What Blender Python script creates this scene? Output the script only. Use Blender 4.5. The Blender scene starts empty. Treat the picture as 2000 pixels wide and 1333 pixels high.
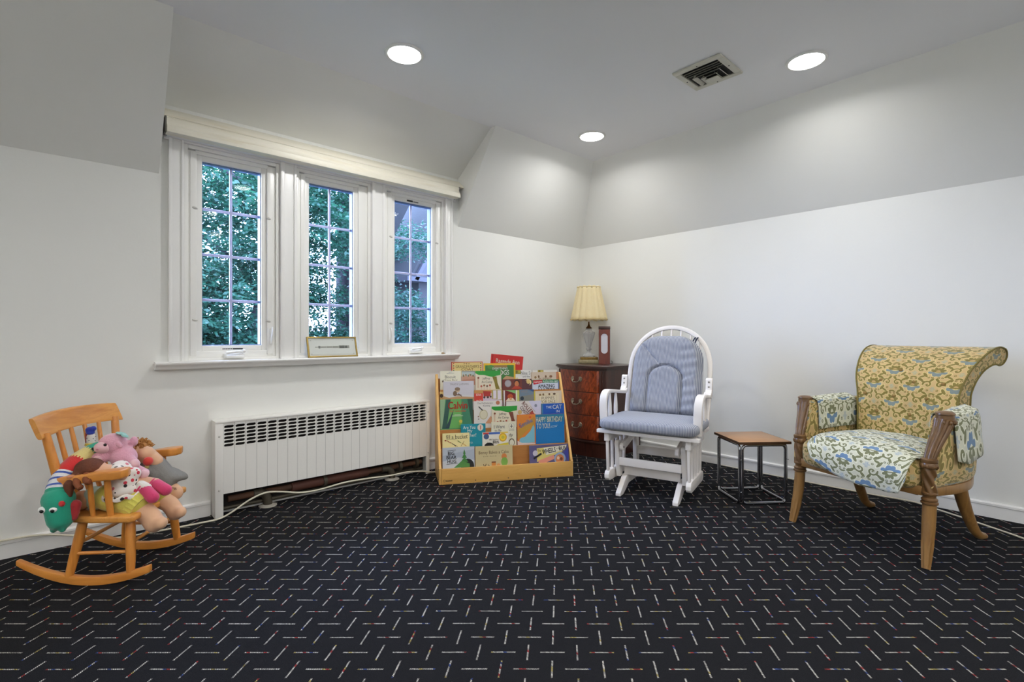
import bpy, bmesh, math, random
import numpy as np
from mathutils import Vector, Matrix, Euler
random.seed(7); RNG = np.random.default_rng(11)
SC = bpy.context.scene; COL = SC.collection
PI = math.pi; R_ = math.radians
# ------------------------------------------------------------------ camera, world, exposure
# room axes: x runs along the window wall, y towards it; camera stands at x = y = 0
YAW = R_(47.91)
cam = bpy.data.cameras.new('camera'); camo = bpy.data.objects.new('camera', cam); COL.objects.link(camo)
cam.sensor_width = 36; cam.lens = 980 * 36 / 2000; cam.shift_y = -10.5 / 2000
cam.clip_start = .05; cam.clip_end = 200
camo.location = (0, 0, 1.05); camo.rotation_euler = (PI / 2, 0, YAW - PI / 2)
SC.camera = camo
w = bpy.data.worlds.new('sky'); SC.world = w; w.use_nodes = True
bg = w.node_tree.nodes['Background']; bg.inputs[0].default_value = (.42, .58, 1, 1); bg.inputs[1].default_value = 26.0
SC.view_settings.view_transform = 'Standard'; SC.view_settings.look = 'None'
SC.view_settings.exposure = 0.18; SC.view_settings.gamma = 1.0; SC.view_settings.use_curve_mapping = False
LAMP_W = 6.8; LAMP_C = (1, .995, .975)
for px in (.78, 1.39, 2.03):          # sampling portals just outside the three panes (they give off no light)
    pd = bpy.data.lights.new('daylight_portal', 'AREA'); pd.shape = 'RECTANGLE'; pd.size = .36; pd.size_y = 1.12; pd.cycles.is_portal = True
    po = bpy.data.objects.new('daylight_portal', pd); COL.objects.link(po); po.location = (px, 3.50, 1.53); po.rotation_euler = (-PI / 2, 0, 0)
SC.cycles.max_bounces = 7; SC.cycles.diffuse_bounces = 5; SC.cycles.glossy_bounces = 3; SC.cycles.transparent_max_bounces = 8
SC.cycles.use_adaptive_sampling = True; SC.cycles.adaptive_threshold = .025
SC.cycles.sample_clamp_indirect = 6
# ------------------------------------------------------------------ helpers: colour and materials
def lin(c):
    return tuple(((v / 255) / 12.92 if v / 255 <= .04045 else ((v / 255 + .055) / 1.055) ** 2.4) for v in c[:3])
class X:
    """a node socket (or number) with arithmetic"""
    def __init__(s, g, k): s.g = g; s.k = k
    def _m(s, op, *o): return s.g.m(op, s, *o)
    def __add__(s, o): return s._m('ADD', o)
    __radd__ = __add__
    def __sub__(s, o): return s._m('SUBTRACT', o)
    def __rsub__(s, o): return s.g.m('SUBTRACT', o, s)
    def __mul__(s, o): return s._m('MULTIPLY', o)
    __rmul__ = __mul__
    def __truediv__(s, o): return s._m('DIVIDE', o)
    def __lt__(s, o): return s._m('LESS_THAN', o)
    def __gt__(s, o): return s._m('GREATER_THAN', o)
    def abs(s): return s._m('ABSOLUTE')
    def floor(s): return s._m('FLOOR')
    def frac(s): return s._m('FRACT')
    def sin(s): return s._m('SINE')
    def sqrt(s): return s._m('SQRT')
    def mod(s, o): return s._m('FLOORED_MODULO', o)
class Gr:
    def __init__(s, name):
        s.mat = bpy.data.materials.new(name); s.mat.use_nodes = True; s.nt = s.mat.node_tree
        s.b = s.nt.nodes['Principled BSDF']; s.out = s.nt.nodes['Material Output']
    def node(s, t, **k):
        n = s.nt.nodes.new(t)
        for a, v in k.items(): setattr(n, a, v)
        return n
    def put(s, sock, v):
        if isinstance(v, X): s.nt.links.new(v.k, sock)
        elif isinstance(v, bpy.types.NodeSocket): s.nt.links.new(v, sock)
        elif isinstance(v, (tuple, list)) and len(v) == 3 and sock.type == 'RGBA': sock.default_value = (*v, 1)
        else: sock.default_value = v
    def m(s, op, *a):
        n = s.node('ShaderNodeMath', operation=op)
        for i, v in enumerate(a): s.put(n.inputs[i], v)
        return X(s, n.outputs[0])
    def mix(s, f, a, b):
        n = s.node('ShaderNodeMix', data_type='RGBA'); s.put(n.inputs[0], f); s.put(n.inputs[6], a); s.put(n.inputs[7], b)
        return X(s, n.outputs[2])
    def coords(s, kind='Object'):
        return s.node('ShaderNodeTexCoord').outputs[kind]
    def xyz(s, sock):
        n = s.node('ShaderNodeSeparateXYZ'); s.put(n.inputs[0], sock); return [X(s, o) for o in n.outputs]
    def vec(s, x, y, z):
        n = s.node('ShaderNodeCombineXYZ')
        for i, v in enumerate((x, y, z)): s.put(n.inputs[i], v)
        return X(s, n.outputs[0])
    def mapped(s, sock, scale=(1, 1, 1), rot=(0, 0, 0), loc=(0, 0, 0)):
        n = s.node('ShaderNodeMapping'); s.put(n.inputs[0], sock); n.inputs['Scale'].default_value = scale
        n.inputs['Rotation'].default_value = rot; n.inputs['Location'].default_value = loc; return X(s, n.outputs[0])
    def noise(s, v, scale, detail=3, rough=.55, dist=0):
        n = s.node('ShaderNodeTexNoise'); s.put(n.inputs['Vector'], v); n.inputs['Scale'].default_value = scale
        n.inputs['Detail'].default_value = detail; n.inputs['Roughness'].default_value = rough; n.inputs['Distortion'].default_value = dist
        return X(s, n.outputs[0])
    def white(s, v):
        n = s.node('ShaderNodeTexWhiteNoise'); s.put(n.inputs['Vector'], v); return X(s, n.outputs['Value'])
    def ramp(s, f, stops, interp='LINEAR'):
        n = s.node('ShaderNodeValToRGB'); s.put(n.inputs[0], f); cr = n.color_ramp; cr.interpolation = interp
        while len(cr.elements) < len(stops): cr.elements.new(.5)
        for e, (p, c) in zip(cr.elements, stops): e.position = p; e.color = (*c, 1)
        return X(s, n.outputs[0])
    def bump(s, h, strength=.3, dist=.01):
        n = s.node('ShaderNodeBump'); s.put(n.inputs['Height'], h); n.inputs['Strength'].default_value = strength
        n.inputs['Distance'].default_value = dist; s.nt.links.new(n.outputs[0], s.b.inputs['Normal'])
    def set(s, **k):
        names = dict(color='Base Color', rough='Roughness', metal='Metallic', coat='Coat Weight', spec='Specular IOR Level',
                     sheen='Sheen Weight', trans='Transmission Weight', ior='IOR', alpha='Alpha', sub='Subsurface Weight')
        for a, v in k.items(): s.put(s.b.inputs[names[a]], v)
        return s.mat
_mc = {}
def mat(rgb, rough=.5, var=.08, scale=12, metal=0, bump=0, bscale=120, coat=0, sheen=0, spec=.5, rgb2=None, key=''):
    k = (rgb, rough, var, scale, metal, bump, bscale, coat, sheen, rgb2, key)
    if k in _mc: return _mc[k]
    g = Gr('paint_%d_%d_%d' % rgb); c = lin(rgb); c2 = lin(rgb2) if rgb2 else tuple(v * (1 - var) for v in c)
    co = g.coords(); f = g.noise(co, scale, 3)
    g.set(color=g.mix(f, c, c2), rough=rough, metal=metal, coat=coat, sheen=sheen, spec=spec)
    if bump: g.bump(g.noise(co, bscale, 2), bump, .004)
    _mc[k] = g.mat; return g.mat
def wood(name, c1, c2, c3=None, axis=0, scale=9, rough=.4, coat=.15, stretch=12):
    g = Gr(name); sc = [stretch, stretch, stretch]; sc[axis] = 1.2
    v = g.mapped(g.coords(), tuple(sc)); n = g.noise(v, scale / 4, 5, .6, .6)
    n2 = g.noise(g.mapped(g.coords(), tuple(x * 4 for x in sc)), scale, 3, .6)
    c = g.ramp(n, [(.3, lin(c1)), (.52, lin(c2)), (.72, lin(c3 or c1))])
    g.set(color=g.mix(n2 * .35, c, tuple(x * .72 for x in lin(c1))), rough=rough, coat=coat); g.bump(n2, .06, .002)
    return g.mat
# ------------------------------------------------------------------ helpers: meshes and objects
class MB:
    def __init__(s): s.v = []; s.f = []; s.uv = []; s.c = []; s.cur = None
    def add(s, vs, fs, uvs=None, col=None, M=None):
        o = len(s.v)
        if M is not None: vs = [tuple(M @ Vector(p)) for p in vs]
        s.v += [tuple(p) for p in vs]
        for i, f in enumerate(fs):
            s.f.append(tuple(o + j for j in f)); s.uv.append(uvs[i] if uvs else None); s.c.append(col or s.cur)
        return s
    def box(s, x0, x1, y0, y1, z0, z1, M=None, col=None):
        vs = [(x, y, z) for x in (x0, x1) for y in (y0, y1) for z in (z0, z1)]
        return s.add(vs, [(0, 1, 3, 2), (4, 6, 7, 5), (0, 4, 5, 1), (2, 3, 7, 6), (0, 2, 6, 4), (1, 5, 7, 3)], M=M, col=col)
    def cbox(s, c, d, M=None): return s.box(c[0] - d[0] / 2, c[0] + d[0] / 2, c[1] - d[1] / 2, c[1] + d[1] / 2, c[2] - d[2] / 2, c[2] + d[2] / 2, M)
    def prism(s, poly, a0, a1, axis='z', M=None, col=None):
        """2-D polygon pushed along an axis: z -> (x,y), y -> (x,z), x -> (y,z)"""
        mk = {'z': lambda p, a: (p[0], p[1], a), 'y': lambda p, a: (p[0], a, p[1]), 'x': lambda p, a: (a, p[0], p[1])}[axis]
        n = len(poly); vs = [mk(p, a0) for p in poly] + [mk(p, a1) for p in poly]
        fs = [tuple(range(n))[::-1], tuple(range(n, 2 * n))] + [(i, (i + 1) % n, n + (i + 1) % n, n + i) for i in range(n)]
        return s.add(vs, fs, M=M, col=col)
    def grid(s, fn, nu, nv, cu=False, cv=False, su=1, sv=1, capu=False, capv=False, M=None):
        U = nu if cu else nu + 1; V = nv if cv else nv + 1
        vs = [fn(i / nu, j / nv) for i in range(U) for j in range(V)]; fs = []; uv = []
        for i in range(nu):
            for j in range(nv):
                a, b = i, (i + 1) % U; c, d = j, (j + 1) % V
                fs.append((a * V + c, b * V + c, b * V + d, a * V + d))
                uv.append([(i / nu * su, j / nv * sv), ((i + 1) / nu * su, j / nv * sv), ((i + 1) / nu * su, (j + 1) / nv * sv), (i / nu * su, (j + 1) / nv * sv)])
        if capv:
            fs += [tuple(i * V for i in range(U))[::-1], tuple(i * V + V - 1 for i in range(U))]; uv += [None, None]
        if capu:
            fs += [tuple(range(V)), tuple((U - 1) * V + j for j in range(V))[::-1]]; uv += [None, None]
        return s.add(vs, fs, uv, M=M)
    def tube(s, path, rad, n=10, closed=False, caps=True, up=None, prof=None):
        """sweep along points; rad: number, list, list of (a,b) or function(k, theta)"""
        P = [Vector(p) for p in path]; m = len(P); T = []
        for i in range(m):
            a = P[(i - 1) % m] if (closed or i) else P[0]; b = P[(i + 1) % m] if (closed or i < m - 1) else P[-1]
            T.append((b - a).normalized())
        ref = Vector(up) if up else (Vector((0, 0, 1)) if abs(T[0].z) < .9 else Vector((1, 0, 0)))
        A = []; cur = ref
        for t in T:
            if up: cur = Vector(up)
            x = cur - t * cur.dot(t)
            if x.length < 1e-5: x = Vector((1, 0, 0)) - t * t.x
            x.normalize(); cur = x; A.append((x, t.cross(x)))
        def r(k, th):
            q = rad(k, th) if callable(rad) else (rad[k] if isinstance(rad, list) else rad)
            return q if isinstance(q, tuple) else (q, q)
        vs = []
        for k in range(m):
            for j in range(n):
                th = 2 * PI * j / n; a, b = r(k, th); x, y = A[k]
                cs, sn = math.cos(th), math.sin(th)
                if prof == 'box':
                    e = .35; cs = math.copysign(abs(cs) ** e, cs); sn = math.copysign(abs(sn) ** e, sn)
                vs.append(tuple(P[k] + x * (a * cs) + y * (b * sn)))
        fs = []; uv = []; L = 0
        for k in range(m if closed else m - 1):
            k2 = (k + 1) % m; dl = (P[k2] - P[k]).length; rr = r(k, 0)[0] * 2 * PI
            for j in range(n):
                j2 = (j + 1) % n; fs.append((k * n + j, k * n + j2, k2 * n + j2, k2 * n + j))
                uv.append([(j / n * rr, L), ((j + 1) / n * rr, L), ((j + 1) / n * rr, L + dl), (j / n * rr, L + dl)])
            L += dl
        if caps and not closed:
            fs += [tuple(range(n))[::-1], tuple((m - 1) * n + j for j in range(n))]; uv += [None, None]
        return s.add(vs, fs, uv)
    def lathe(s, prof, n=24, c=(0, 0, 0), flute=None, M=None):
        vs = []; fs = []
        for k, (r, z) in enumerate(prof):
            for j in range(n):
                th = 2 * PI * j / n; q = r * (flute(th, z) if flute else 1)
                vs.append((c[0] + q * math.cos(th), c[1] + q * math.sin(th), c[2] + z))
        for k in range(len(prof) - 1):
            for j in range(n): fs.append((k * n + j, k * n + (j + 1) % n, (k + 1) * n + (j + 1) % n, (k + 1) * n + j))
        fs += [tuple(range(n))[::-1], tuple((len(prof) - 1) * n + j for j in range(n))]
        return s.add(vs, fs, M=M)
    def ell(s, c, r, rot=None, nu=16, nv=10):
        M = Matrix.Translation(Vector(c)) @ (Euler(rot).to_matrix().to_4x4() if rot else Matrix())
        r = r if isinstance(r, (tuple, list)) else (r, r, r); vs = [(0, 0, -r[2])]; fs = []
        for i in range(1, nv):
            a = -PI / 2 + PI * i / nv
            for j in range(nu):
                th = 2 * PI * j / nu; vs.append((r[0] * math.cos(a) * math.cos(th), r[1] * math.cos(a) * math.sin(th), r[2] * math.sin(a)))
        vs.append((0, 0, r[2])); t = len(vs) - 1
        for j in range(nu):
            fs.append((0, 1 + (j + 1) % nu, 1 + j)); o = 1 + (nv - 2) * nu; fs.append((o + j, o + (j + 1) % nu, t))
            for i in range(nv - 2): a = 1 + i * nu; fs.append((a + j, a + (j + 1) % nu, a + nu + (j + 1) % nu, a + nu + j))
        return s.add(vs, fs, M=M)
    def cap(s, p0, p1, r0, r1, n=14):
        a, b = Vector(p0), Vector(p1); k = 6
        path = [a - (b - a).normalized() * r0 * math.cos(PI / 2 * i / k) for i in range(k)] + [a, b] + [b + (b - a).normalized() * r1 * math.sin(PI / 2 * i / k) for i in range(1, k + 1)]
        rad = [max(r0 * math.sin(PI / 2 * i / k), 1e-4) for i in range(k)] + [r0, r1] + [max(r1 * math.cos(PI / 2 * i / k), 1e-4) for i in range(1, k + 1)]
        return s.tube(path, rad, n)
    def mesh(s, name, bevel=0, segs=2, smooth=True, uvbox=False, weld=False):
        me = bpy.data.meshes.new(name); me.from_pydata(s.v, [], s.f)
        if any(s.c):
            at = me.color_attributes.new('Col', 'FLOAT_COLOR', 'CORNER'); i = 0; buf = []
            for f, c in zip(s.f, s.c): buf += list((*lin(c or (128, 128, 128)), 1)) * len(f)
            at.data.foreach_set('color', buf)
        if uvbox or any(u for u in s.uv):
            lay = me.uv_layers.new(name='UVMap'); buf = []
            for p, u in zip(me.polygons, s.uv):
                if u: 
                    for q in u: buf += q
                else:
                    n = p.normal; ax = max(range(3), key=lambda i: abs(n[i])); a, b = [(1, 2), (0, 2), (0, 1)][ax]
                    for vi in p.vertices: co = me.vertices[vi].co; buf += [co[a], co[b]]
            lay.data.foreach_set('uv', buf)
        if bevel or weld:
            bm = bmesh.new(); bm.from_mesh(me)
            if weld: bmesh.ops.remove_doubles(bm, verts=bm.verts, dist=1e-5)
            bmesh.ops.recalc_face_normals(bm, faces=bm.faces)
            if bevel:
                es = [e for e in bm.edges if len(e.link_faces) == 2 and e.calc_face_angle(0) > .5]
                bmesh.ops.bevel(bm, geom=es, offset=bevel, segments=segs, affect='EDGES', profile=.6, clamp_overlap=True)
            bm.to_mesh(me); bm.free()
        if smooth:
            me.polygons.foreach_set('use_smooth', [True] * len(me.polygons)); me.set_sharp_from_angle(angle=R_(38))
        me.update(); return me
    def obj(s, name, m, parent=None, **k):
        return link(name, s.mesh(name, **k), m, parent)
def link(name, me, m, parent=None):
    if m is not None and not me.materials: me.materials.append(m)
    o = bpy.data.objects.new(name, me); COL.objects.link(o)
    if parent: o.parent = parent
    return o
def tag(o, label=None, cat=None, group=None, kind=None):
    if label: o['label'] = label
    if cat: o['category'] = cat
    if group: o['group'] = group
    if kind: o['kind'] = kind
    return o
def thing(name, label, cat, loc=(0, 0, 0), rz=0, group=None, kind=None, rot=None):
    o = bpy.data.objects.new(name, None); COL.objects.link(o); o.empty_display_size = .1
    o.location = loc; o.rotation_euler = rot or (0, 0, rz); return tag(o, label, cat, group, kind)
def place(o, loc, rot=(0, 0, 0)): o.location = loc; o.rotation_euler = rot; return o
def spline(pts, n=8):
    """Catmull-Rom through points (any dimension)"""
    P = [np.array(p, float) for p in pts]; P = [2 * P[0] - P[1]] + P + [2 * P[-1] - P[-2]]; out = []
    for i in range(1, len(P) - 2):
        a, b, c, d = P[i - 1:i + 3]
        for k in range(n):
            t = k / n; out.append(tuple(.5 * (2 * b + (c - a) * t + (2 * a - 5 * b + 4 * c - d) * t * t + (3 * b - a - 3 * c + d) * t ** 3)))
    out.append(tuple(P[-2])); return out
def blob(name, build, m, parent=None, voxel=.006, smooth=4):
    """several overlapping solids fused into one continuous skin"""
    mb = MB(); build(mb); me = mb.mesh('t', smooth=False); o = bpy.data.objects.new('t', me); COL.objects.link(o)
    r = o.modifiers.new('r', 'REMESH'); r.mode = 'VOXEL'; r.voxel_size = voxel
    q = o.modifiers.new('s', 'SMOOTH'); q.factor = .5; q.iterations = smooth
    dg = bpy.context.evaluated_depsgraph_get(); dg.update(); nm = bpy.data.meshes.new_from_object(o.evaluated_get(dg)); nm.name = name
    bpy.data.objects.remove(o); bpy.data.meshes.remove(me)
    nm.polygons.foreach_set('use_smooth', [True] * len(nm.polygons)); nm.materials.clear()
    return link(name, nm, m, parent)
_tc = {}
def text_geo(body):
    if body in _tc: return _tc[body]
    cu = bpy.data.curves.new('t', 'FONT'); cu.body = body; cu.resolution_u = 2; cu.align_x = 'LEFT'
    o = bpy.data.objects.new('t', cu); COL.objects.link(o); dg = bpy.context.evaluated_depsgraph_get(); dg.update()
    me = bpy.data.meshes.new_from_object(o.evaluated_get(dg))
    vs = [tuple(v.co) for v in me.vertices]; fs = [tuple(p.vertices) for p in me.polygons]
    if any(k in body for k in ('Calvin', 'Ragg', 'HAPPY', 'TO YOU', 'WHEELS', 'BUS', 'DOGS', 'CAT', 'AMAZ', 'MAZES', 'HUG', 'BIG', 'BEAR', 'ROLL', 'COAST', 'Smile')):      # heavier lettering
        v0, f0 = list(vs), list(fs); vs, fs = [], []
        for dx, dy in ((-.022, 0), (.022, 0), (0, .016), (0, -.016)): k = len(vs); vs += [(a + dx, b + dy, c) for a, b, c in v0]; fs += [tuple(k + q for q in f) for f in f0]
    bpy.data.objects.remove(o); bpy.data.curves.remove(cu); bpy.data.meshes.remove(me); _tc[body] = (vs, fs); return vs, fs
# ------------------------------------------------------------------ room shell
TW, SW = 3.36, 4.0            # window wall (y) and right wall (x)
ZC, ZK = 2.63, 1.945          # ceiling, knee height where the sloped attic walls start
TC, SCX = 2.88, 3.59          # where the slopes meet the ceiling
DX0, DX1, DT = .41, 2.435, 2.93   # dormer cut into the slope
XB, YB = -2.7, -2.3
def plaster(name, rgb, b=.12):
    g = Gr(name); co = g.coords(); n = g.noise(co, 1.3, 3); c = lin(rgb)
    g.set(color=g.mix(n, c, tuple(v * .955 for v in c)), rough=.62, spec=.3); g.bump(g.noise(co, 9, 4, .6), b, .012); return g.mat
M_WALL = plaster('wall_paint', (240, 240, 236)); M_CEIL = plaster('ceiling_paint', (243, 243, 245), .05)
M_TRIM = mat((249, 248, 246), .32, .03, 6, bump=.05, bscale=30)
# carpet: checker of yarn dashes, one way and the other
def carpet():
    g = Gr('carpet_dashes'); x, y, z = g.xyz(g.coords('Object')); cs, sn = math.cos(YAW), math.sin(YAW)
    a = x * sn - y * cs; b = x * cs + y * sn
    wob = g.noise(g.vec(x, y, 0), 1.1, 1) * .02
    p = (a - b * .098 + .1103) / .0816; q = (b + wob - 1.5864) / .0831
    i = (p + .5).floor(); j = (q + .5).floor(); p = (p - i) * .0816; q = (q - j) * .0831
    odd = (i + j).mod(2) > .5
    def sel(u, v): return u * (1 - odd) + v * odd
    l = sel(p, q); t = sel(q, p)
    wig = g.noise(g.vec(x * 60, y * 60, 0), 1, 1) - .5
    t = t + wig * .0022
    seg = ((l + t * .9) / .0056).floor(); fr = ((l + t * .9) / .0056).frac()
    on = (t.abs() < .0027) * (l.abs() < .0405) * (((fr - .5).abs()) < .34)
    run = g.white(g.vec(i, j, (seg / 2.0).floor() + 7.0)); h = g.white(g.vec(i + 31, j, seg))
    yarn = g.ramp(run, [(0, lin((226, 222, 212))), (.74, lin((214, 196, 120))), (.82, lin((190, 70, 66))), (.91, lin((76, 100, 170))), (.96, lin((226, 222, 212)))], 'CONSTANT')
    fuzz = g.noise(g.vec(x, y, z), 420, 2, .7); big = g.noise(g.vec(x, y, z), 2.2, 2)
    base = g.mix(fuzz, lin((8, 8, 9)), lin((46, 46, 50)))
    col = g.mix(on * (.35 + h * .55), base, yarn)
    g.set(color=col, rough=.95, spec=.06); g.bump(fuzz, .5, .004); return g.mat
fl = MB().box(XB - .1, SW + .1, YB - .1, TW + .12, -.12, 0).obj('floor', carpet(), smooth=False); tag(fl, 'black carpet with rows of short multicoloured yarn dashes', 'carpet', kind='structure')
# window wall: lower part, dormer part above the knee, opening for the three sashes
WX0, WX1, WZ0, WZ1 = .50, 2.325, .885, 2.20
mb = MB(); T2 = TW + .22
mb.box(XB, WX0, TW, T2, 0, 2.75); mb.box(WX1, SW + .1, TW, T2, 0, 2.75); mb.box(WX0, WX1, TW, T2, 0, WZ0); mb.box(WX0, WX1, TW, T2, WZ1, 2.75)
wl = tag(mb.obj('wall_left', M_WALL, smooth=False), 'off-white plaster wall under the window', 'wall', kind='structure')
def slope(name, x0, x1, label):
    mb = MB().prism([(TW, ZK), (TW, ZC + .1), (TC, ZC + .1), (TC, ZC)], x0, x1, 'x')
    return tag(mb.obj(name, M_WALL, smooth=False), label, 'wall', kind='structure')
slope('wall_left_slope', XB, DX0, 'sloped attic wall section left of the window recess')
slope('wall_corner_slope', DX1, SW, 'sloped attic wall section between window recess and corner')
mb = MB().prism([(TW, 2.335), (TW, ZC + .1), (DT, ZC + .1), (DT, ZC)], DX0, DX1, 'x')
tag(mb.obj('ceiling_dormer', M_WALL, smooth=False), 'sloping dormer soffit above the window valance', 'ceiling', kind='structure')
mb = MB().box(SW, SW + .2, YB, TW + .2, 0, 2.75)
tag(mb.obj('wall_right', M_WALL, smooth=False), 'white plaster wall behind the armchair', 'wall', kind='structure')
mb = MB().prism([(SW, ZK), (SW, ZC + .1), (SCX, ZC + .1), (SCX, ZC)], YB, TW, 'y')
tag(mb.obj('wall_right_slope', M_WALL, smooth=False), 'sloped attic wall above the right wall', 'wall', kind='structure')
mb = MB().box(XB - .1, SW + .1, YB - .1, T2, ZC, ZC + .12)
tag(mb.obj('ceiling', M_CEIL, smooth=False), 'flat pale grey plaster ceiling', 'ceiling', kind='structure')
tag(MB().box(XB - .1, SW + .1, YB - .15, YB, 0, 2.75).obj('wall_back', M_WALL, smooth=False), 'plain wall behind the viewer', 'wall', kind='structure')
tag(MB().box(XB - .15, XB, YB, TW + .2, 0, 2.75).obj('wall_side', M_WALL, smooth=False), 'plain side wall out of view', 'wall', kind='structure')
# baseboards with a small bead on top
def base_prof(s=1): return [(0, 0), (.014, 0), (.014, .068), (.019, .071), (.019, .082), (.008, .088), (0, .088)]
def baseboard(name, a, b, axis, label):
    if axis == 'x': m = MB().prism([(TW - p, z) for p, z in base_prof()], a, b, 'x')
    else: m = MB().prism([(SW - p, z) for p, z in base_prof()], a, b, 'y')
    tag(m.obj(name, M_TRIM, smooth=False), label, 'baseboard', kind='structure')
baseboard('baseboard_left', XB, .655, 'x', 'white baseboard left of the radiator cover')
baseboard('baseboard_corner', 2.10, SW, 'x', 'white baseboard behind the book display')
baseboard('baseboard_right', YB, TW, 'y', 'white baseboard along the right wall')
# ------------------------------------------------------------------ window trim
def bars(mb, x0, x1, z0, z1, wd, y0, y1, wb=None):
    wb = wb or wd
    mb.box(x0, x0 + wd, y0, y1, z0, z1); mb.box(x1 - wd, x1, y0, y1, z0, z1)
    mb.box(x0 + wd, x1 - wd, y0, y1, z1 - wd, z1); mb.box(x0 + wd, x1 - wd, y0, y1, z0, z0 + wb); return mb
def casing(name, x0, x1, label):
    n = MB(); wd = x1 - x0
    n.box(x0, x1, TW - .018, TW + .10, .905, 2.2); n.box(x0, x0 + wd * .22, TW - .030, TW - .018, .905, 2.2); n.box(x1 - wd * .18, x1, TW - .026, TW - .018, .905, 2.2)
    return tag(n.obj(name, M_TRIM, bevel=.003), label, 'window trim', kind='structure')
casing('trim_1', .452, .524, 'white moulded casing at the left of the windows')
casing('trim_2', 1.042, 1.142, 'white mullion between left and middle window')
casing('trim_3', 1.664, 1.768, 'white mullion between middle and right window')
casing('trim_4', 2.296, 2.366, 'white moulded casing at the right of the windows')
n = MB().box(.43, 2.40, TW - .02, TW + .1, 2.14, 2.2); tag(n.obj('trim_5', M_TRIM, bevel=.002), 'white head casing above the windows', 'window trim', kind='structure')
sp = [(TW + .1, .905), (3.298, .905), (3.292, .899), (3.294, .890), (3.305, .884), (3.318, .872), (3.322, .862), (3.342, .860), (TW, .86), (TW + .1, .86)]
n = MB().prism(sp, .388, 2.415, 'x'); tag(n.obj('trim_6', M_TRIM, bevel=.001, segs=1), 'white window sill with moulded front edge', 'window sill', kind='structure')
# glass: thin, mostly clear, slight mirror
g = Gr('window_glass'); tr = g.node('ShaderNodeBsdfTransparent'); tr.inputs[0].default_value = (.97, .985, 1, 1); gl = g.node('ShaderNodeBsdfGlossy'); gl.inputs['Roughness'].default_value = .02
lw = g.node('ShaderNodeFresnel'); lw.inputs[0].default_value = 1.16; mx = g.node('ShaderNodeMixShader')
g.nt.links.new(lw.outputs[0], mx.inputs[0]); g.nt.links.new(tr.outputs[0], mx.inputs[1]); g.nt.links.new(gl.outputs[0], mx.inputs[2]); g.nt.links.new(mx.outputs[0], g.out.inputs[0]); M_GLASS = g.mat
M_VINYL = mat((249, 248, 244), .3, .02, 5); M_MUNT = mat((206, 198, 220), .4, .03, 5); M_BEAD = mat((96, 104, 140), .4, .03, 5); M_BLACK = mat((22, 22, 24), .5, .1, 20); M_GREYPL = mat((205, 202, 196), .4, .05, 9)
def window(name, label, x0, x1, gx0, gx1, lock, crank):
    t = thing(name, label, 'window', ((x0 + x1) / 2, TW + .03, .905), kind='structure'); c = (x0 + x1) / 2; Z = .905
    a0, a1, b0, b1 = x0 - c, x1 - c, gx0 - c, gx1 - c
    f = MB(); bars(f, a0, a1, 0, 2.14 - Z, .020, -.035, .07, .016); s0, s1 = b0 - .036, b1 + .036
    for xa, xb in ((a0 + .020, s0 + .006), (s1 - .006, a1 - .020)): f.box(xa, xb, -.020, .07, .016, 2.115 - Z); f.box(xa + (.012 if xa < 0 else 0), xb - (.012 if xa > 0 else 0), -.027, -.020, .030, 2.105 - Z)
    f.box(s0, s1, -.020, .07, .016, .054); f.box(s0, s1, -.020, .07, 2.098 - Z, 2.12 - Z); f.obj('frame', M_VINYL, t, bevel=.0025)
    s0, s1 = b0 - .036, b1 + .036
    s = MB(); bars(s, s0, s1, .050, 2.104 - Z, .036, -.010, .055); so = s.obj('sash', M_VINYL, t, bevel=.003)
    bars_in = MB(); bars(bars_in, s0 + .034, s1 - .034, .084, 2.070 - Z, .006, .004, .052); bars_in.obj('glazing_bead', M_BEAD, so)
    MB().box(b0, b1, .030, .034, .088, 2.068 - Z).obj('pane', M_GLASS, so, smooth=False)
    zz0, zz1 = .088, 2.068 - Z; cx = (b0 + b1) / 2
    MB().box(cx - .008, cx + .008, .0345, .042, zz0, zz1).obj('muntin', M_MUNT, so, bevel=.002)
    for k in (1, 2, 3):
        zk = zz0 + (zz1 - zz0) * k / 4; MB().box(b0, b1, .0348, .0425, zk - .008, zk + .008).obj('muntin', M_MUNT, so, bevel=.002)
    if crank:
        for px in (s0 - .004, s1 + .002):
            for pz in (.235, .88):
                MB().ell((px, -.024, pz), (.016, .008, .008), (0, .2, 0), 10, 6).obj('screen_clip', M_GREYPL, t)
        h = MB(); h.box(cx - .055, cx + .055, -.052, -.012, .010, .038); h.prism([(cx - .055, -.052), (cx + .055, -.052), (cx + .045, -.066), (cx - .045, -.066)], .012, .028, 'z')
        ho = h.obj('crank_base', M_VINYL, t, bevel=.005)
        MB().tube(spline([(cx + .045, -.055, .044), (cx + .02, -.068, .050), (cx - .02, -.070, .046), (cx - .045, -.062, .042)], 5), .007, 8).obj('crank_handle', M_VINYL, ho)
        MB().ell((cx + .05, -.055, .052), (.011, .010, .010), None, 10, 6).obj('crank_knob', M_VINYL, ho)
        lx = (s1 + .018) if lock > 0 else (s0 - .018)
        lo = MB().box(lx - .009, lx + .009, -.036, -.020, .09, .19).obj('lock_plate', M_VINYL, t, bevel=.006)
        MB().tube(spline([(lx, -.036, .10), (lx - .004 * lock, -.055, .135), (lx, -.060, .175), (lx, -.052, .20)], 5), [(.007, .005)] * 15 + [(.005, .005)], 8).obj('lock_lever', M_VINYL, lo)
    return t, (s0, s1, cx)
w1, q1 = window('window_1', 'left casement window with lever lock on its right stile', .526, 1.040, .620, .940, 1, True)
w2, q2 = window('window_2', 'middle fixed window behind the small framed print', 1.144, 1.662, 1.235, 1.545, 1, False)
w3, q3 = window('window_3', 'right casement window with lever lock on its left stile', 1.770, 2.294, 1.868, 2.196, -1, True)
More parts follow.
